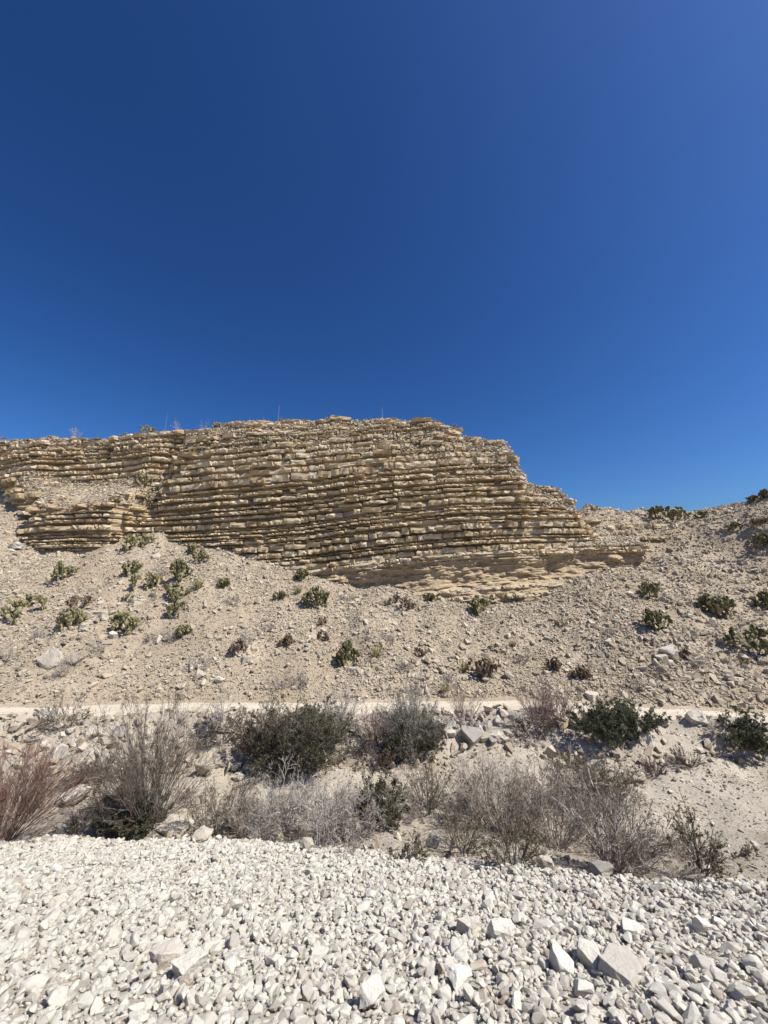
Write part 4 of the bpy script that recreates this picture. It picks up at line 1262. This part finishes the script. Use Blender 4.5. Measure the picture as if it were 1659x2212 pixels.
# ------------------------------------------------------------------ single rocks
ROCKS = [  # name, label, cat, u, v, w, h, material, slab, kwargs
 ('boulder', 'grey boulder alone at the top edge of the white gravel', 432, 1824, 40, 26, 'boulder', False, {}),
 ('rock_slab', 'pale pointed slab lying at the gravel edge below the tall brown shrub', 285, 1800, 54, 26, 'boulder', True, {}),
 ('rock_slab', 'long low pale slab right of the pointed one at the gravel edge', 352, 1806, 90, 14, 'boulder', True, {}),
 ('boulder', 'large white boulder standing behind the tall brown shrub', 434, 1682, 42, 50, 'boulder', False, {}),
 ('boulder', 'broad white boulder in the left wash beside the reddish broom', 147, 1744, 58, 36, 'boulder', False, {}),
 ('boulder', 'white rock behind the stems of the tall brown shrub', 250, 1732, 62, 28, 'boulder', False, {}),
 ('boulder', 'dark grey rock on the left bank below the track', 60, 1612, 34, 24, 'greyrock', False, {}),
 ('boulder', 'grey angular rock in the left wash above the dead brush', 112, 1652, 46, 32, 'greyrock', False, {}),
 ('boulder', 'grey rock at the left end of the track edge', 38, 1572, 32, 24, 'boulder', False, {}),
 ('rock_slab', 'long dark slab beside the track at far left', 75, 1556, 52, 12, 'greyrock', True, {}),
 ('boulder', 'upright pale rock on the bank left of the tall brown shrub', 190, 1598, 26, 28, 'boulder', False, {}),
 ('boulder', 'dark rock on the bank behind the top of the tall brown shrub', 440, 1580, 44, 20, 'greyrock', False, {}),
 ('boulder', 'pale rock right of the large white boulder in the wash', 505, 1670, 32, 18, 'greyrock', False, {}),
 ('boulder', 'small rock leaning below the brown bush in the wash', 512, 1690, 30, 16, 'boulder', False, {}),
 ('rock_slab', 'leaning grey slab at the foot of the rock pile', 1022, 1618, 58, 34, 'greyrock', True, dict(tilt=(.5, .35))),
 ('boulder', 'cream boulder below the right end of the low bright green bush', 1401, 1614, 42, 40, 'boulder', False, {}),
 ('boulder', 'rounded rock at the track edge right of the low bright green bush', 1513, 1567, 40, 32, 'boulder', False, {}),
 ('rock_slab', 'flat pale rock lying on the uphill edge of the track', 1286, 1514, 34, 16, 'boulder', True, {}),
 ('rock_slab', 'white upright slab on the bank below the reddish bare fans', 1190, 1640, 24, 28, 'boulder', True, dict(tilt=(.4, .4))),
 ('boulder', 'white rock on the near rim of the bare wash floor', 1378, 1692, 38, 22, 'boulder', False, {}),
 ('boulder', 'dark rock in shade behind the thin wispy shrub', 937, 1834, 28, 26, 'greyrock', False, {}),
 ('boulder', 'tilted pale stone at the gravel edge below the whitish shrubs', 661, 1842, 32, 24, 'boulder', False, {}),
 ('rock_slab', 'flat tan stone at the gravel edge below the olive brown shrub', 992, 1852, 40, 16, 'boulder', True, {}),
 ('rock_slab', 'stacked flat stones behind the gravel edge left of the second whitish shrub', 590, 1818, 44, 18, 'boulder', True, {}),
 ('rock_slab', 'pale flat stone at the gravel edge below the right thicket', 1180, 1882, 44, 18, 'boulder', True, {}),
 ('rock_slab', 'grey flat stone in the gravel edge near the lone open shrub', 1310, 1898, 50, 18, 'greyrock', True, {}),
 ('boulder', 'dark pointed rock on the gravel edge at lower right', 1430, 1936, 36, 18, 'greyrock', False, {}),
 ('boulder', 'large tilted tan boulder on the lower left slope', 97, 1444, 46, 46, 'boulder', False, dict(depth=.6)),
 ('boulder', 'square boulder right of the large tilted one on the lower left slope', 157, 1436, 36, 26, 'boulder', False, {}),
 ('rock_slab', 'flat pale rock lying right of a prickly pear on the left slope', 206, 1338, 40, 18, 'boulder', True, {}),
 ('rock_slab', 'tan rock touching the foot of a prickly pear on the left slope', 173, 1361, 26, 14, 'boulder', True, {}),
 ('rock_slab', 'leaning flat rock below the splayed prickly pear', 240, 1382, 20, 18, 'boulder', True, dict(tilt=(.5, .2))),
 ('rock_slab', 'pair of stacked flat stones below the tiny left prickly pear', 286, 1308, 40, 14, 'boulder', True, {}),
 ('boulder', 'square rock standing in the row above the track at left', 425, 1472, 26, 26, 'boulder', False, {}),
 ('boulder', 'rock right of the square one in the row above the track', 472, 1478, 22, 18, 'boulder', False, {}),
 ('boulder', 'brown square boulder low on the slope left of centre', 524, 1434, 26, 18, 'boulder', False, {}),
 ('rock_slab', 'flat rock on the lower slope below the tall narrow prickly pear', 765, 1457, 32, 14, 'boulder', True, {}),
 ('rock_slab', 'biggest white slab of the rock cluster on the right slope', 1452, 1426, 34, 26, 'boulder', True, dict(tilt=(.5, -.2))),
 ('boulder', 'left white rock of the cluster on the right slope', 1432, 1430, 22, 16, 'boulder', False, {}),
 ('boulder', 'lower white rock of the cluster on the right slope', 1448, 1438, 20, 12, 'boulder', False, {}),
 ('boulder', 'pale rock right of the wide dead cactus patch', 1101, 1470, 24, 20, 'boulder', False, {}),
 ('rock_slab', 'upright grey slab beside the wide dead cactus patch', 1060, 1460, 22, 18, 'greyrock', True, dict(tilt=(.5, .5))),
 ('rock_slab', 'wide pale slab on scree left of the big left prickly pear', 34, 1186, 46, 14, 'boulder', True, {}),
 ('boulder', 'pale rock on the talus shoulder below the cliff gully', 331, 1208, 26, 15, 'boulder', False, {}),
 ('boulder', 'pale stone at the left foot of the round prickly pear on the right slope', 1362, 1286, 20, 10, 'boulder', False, {}),
 # in the white gravel
 ('rock_slab', 'tan block left of the grey slab in the white gravel', 1021, 2030, 56, 28, 'cob_tan', True, dict(depth=.7, spin=.2)),
 ('rock_slab', 'pale grey slab with a dark shadow under it in the white gravel', 1088, 2036, 62, 30, 'cob', True, dict(depth=.8, spin=-.2)),
 ('boulder', 'big rounded stone at the bottom edge below centre', 803, 2188, 58, 46, 'cob', False, dict(depth=.9)),
 ('boulder', 'flat-topped grey stone right of the big rounded one in the gravel', 998, 2146, 62, 34, 'cob', False, dict(depth=.9)),
 ('rock_slab', 'long slanting slab left of the two big slabs at lower right', 1225, 2112, 46, 34, 'cob', True, dict(depth=1.5, tilt=(.28, .1))),
 ('rock_slab', 'pointed grey slab leaning up in the gravel at lower right', 1288, 2100, 52, 34, 'cob', True, dict(depth=1.2, tilt=(.34, -.1))),
 ('rock_slab', 'largest flat slab in the gravel at lower right', 1362, 2132, 96, 32, 'cob', True, dict(depth=.95, sink=.4, tilt=(.2, .05))),
 ('rock_slab', 'thin pale slab lying above the largest slab in the gravel', 1376, 2026, 52, 20, 'cob', True, {}),
 ('rock_slab', 'broad tan slab in the gravel left of centre', 357, 2096, 82, 40, 'cob_tan', True, dict(depth=.8)),
 ('rock_slab', 'grey slab leaning in front of the broad tan one in the gravel', 401, 2122, 78, 44, 'cob', True, dict(depth=.6, tilt=(.3, -.2))),
 ('boulder', 'large pale stone at the bottom left of the gravel', 99, 2192, 52, 36, 'cob', False, dict(depth=.9)),
 ('boulder', 'slanted grey stone in the gravel at left', 115, 1968, 34, 26, 'cob', False, {}),
 ('boulder', 'cream stone in the gravel right of the slanted grey one', 100, 2000, 34, 26, 'cob', False, {}),
 ('boulder', 'pale stone with a flat top in the upper right gravel', 1328, 2004, 30, 24, 'cob', False, {}),
 ('rock_slab', 'tilted slab in the gravel at the right', 1522, 2020, 34, 34, 'cob', True, dict(tilt=(.3, .2))),
]
M['cob'] = M['gravel']
M['cob_tan'] = rock_mat('tan_limestone', [(0, (.50, .45, .38)), (1, (.56, .51, .44))], (.42, .36, .28), scale=3, bdist=.04)
for nm, lab, u, v, w, h, mat, slab, kw in ROCKS:
    rock(nm, lab, 'rock', u, v, w, h, mat, slab, **kw)
# rocks heaped on the bank below the thin reddish fan: alike, so one label and one group
rp = np.random.default_rng(12)
for k in range(46):
    u = rp.uniform(950, 1118)
    v = rp.uniform(1556, 1618) if u > 1040 else rp.uniform(1556, 1598)
    s = rp.uniform(12, 30)
    rock('boulder', 'angular pale rock in the heap below the thin reddish fan of twigs', 'rock', u, v, s, s * rp.uniform(.55, .95), 'boulder' if rp.random() < .75 else 'greyrock', rp.random() < .3,
         seed=k * 17, group='rocks heaped on the bank', tilt=(rp.normal() * .3, rp.normal() * .3), depth=.8)
for k in range(44):
    u = rp.uniform(0, 560)
    v = rp.uniform(1562, 1680) if u < 440 else rp.uniform(1560, 1600)
    s = rp.uniform(13, 33)
    rock('boulder', 'loose angular rock strewn over the left bank below the track', 'rock', u, v, s, s * rp.uniform(.5, .95), 'boulder' if rp.random() < .6 else 'greyrock', rp.random() < .3,
         seed=k * 23, group='rocks on the left bank', tilt=(rp.normal() * .3, rp.normal() * .3), depth=.8)
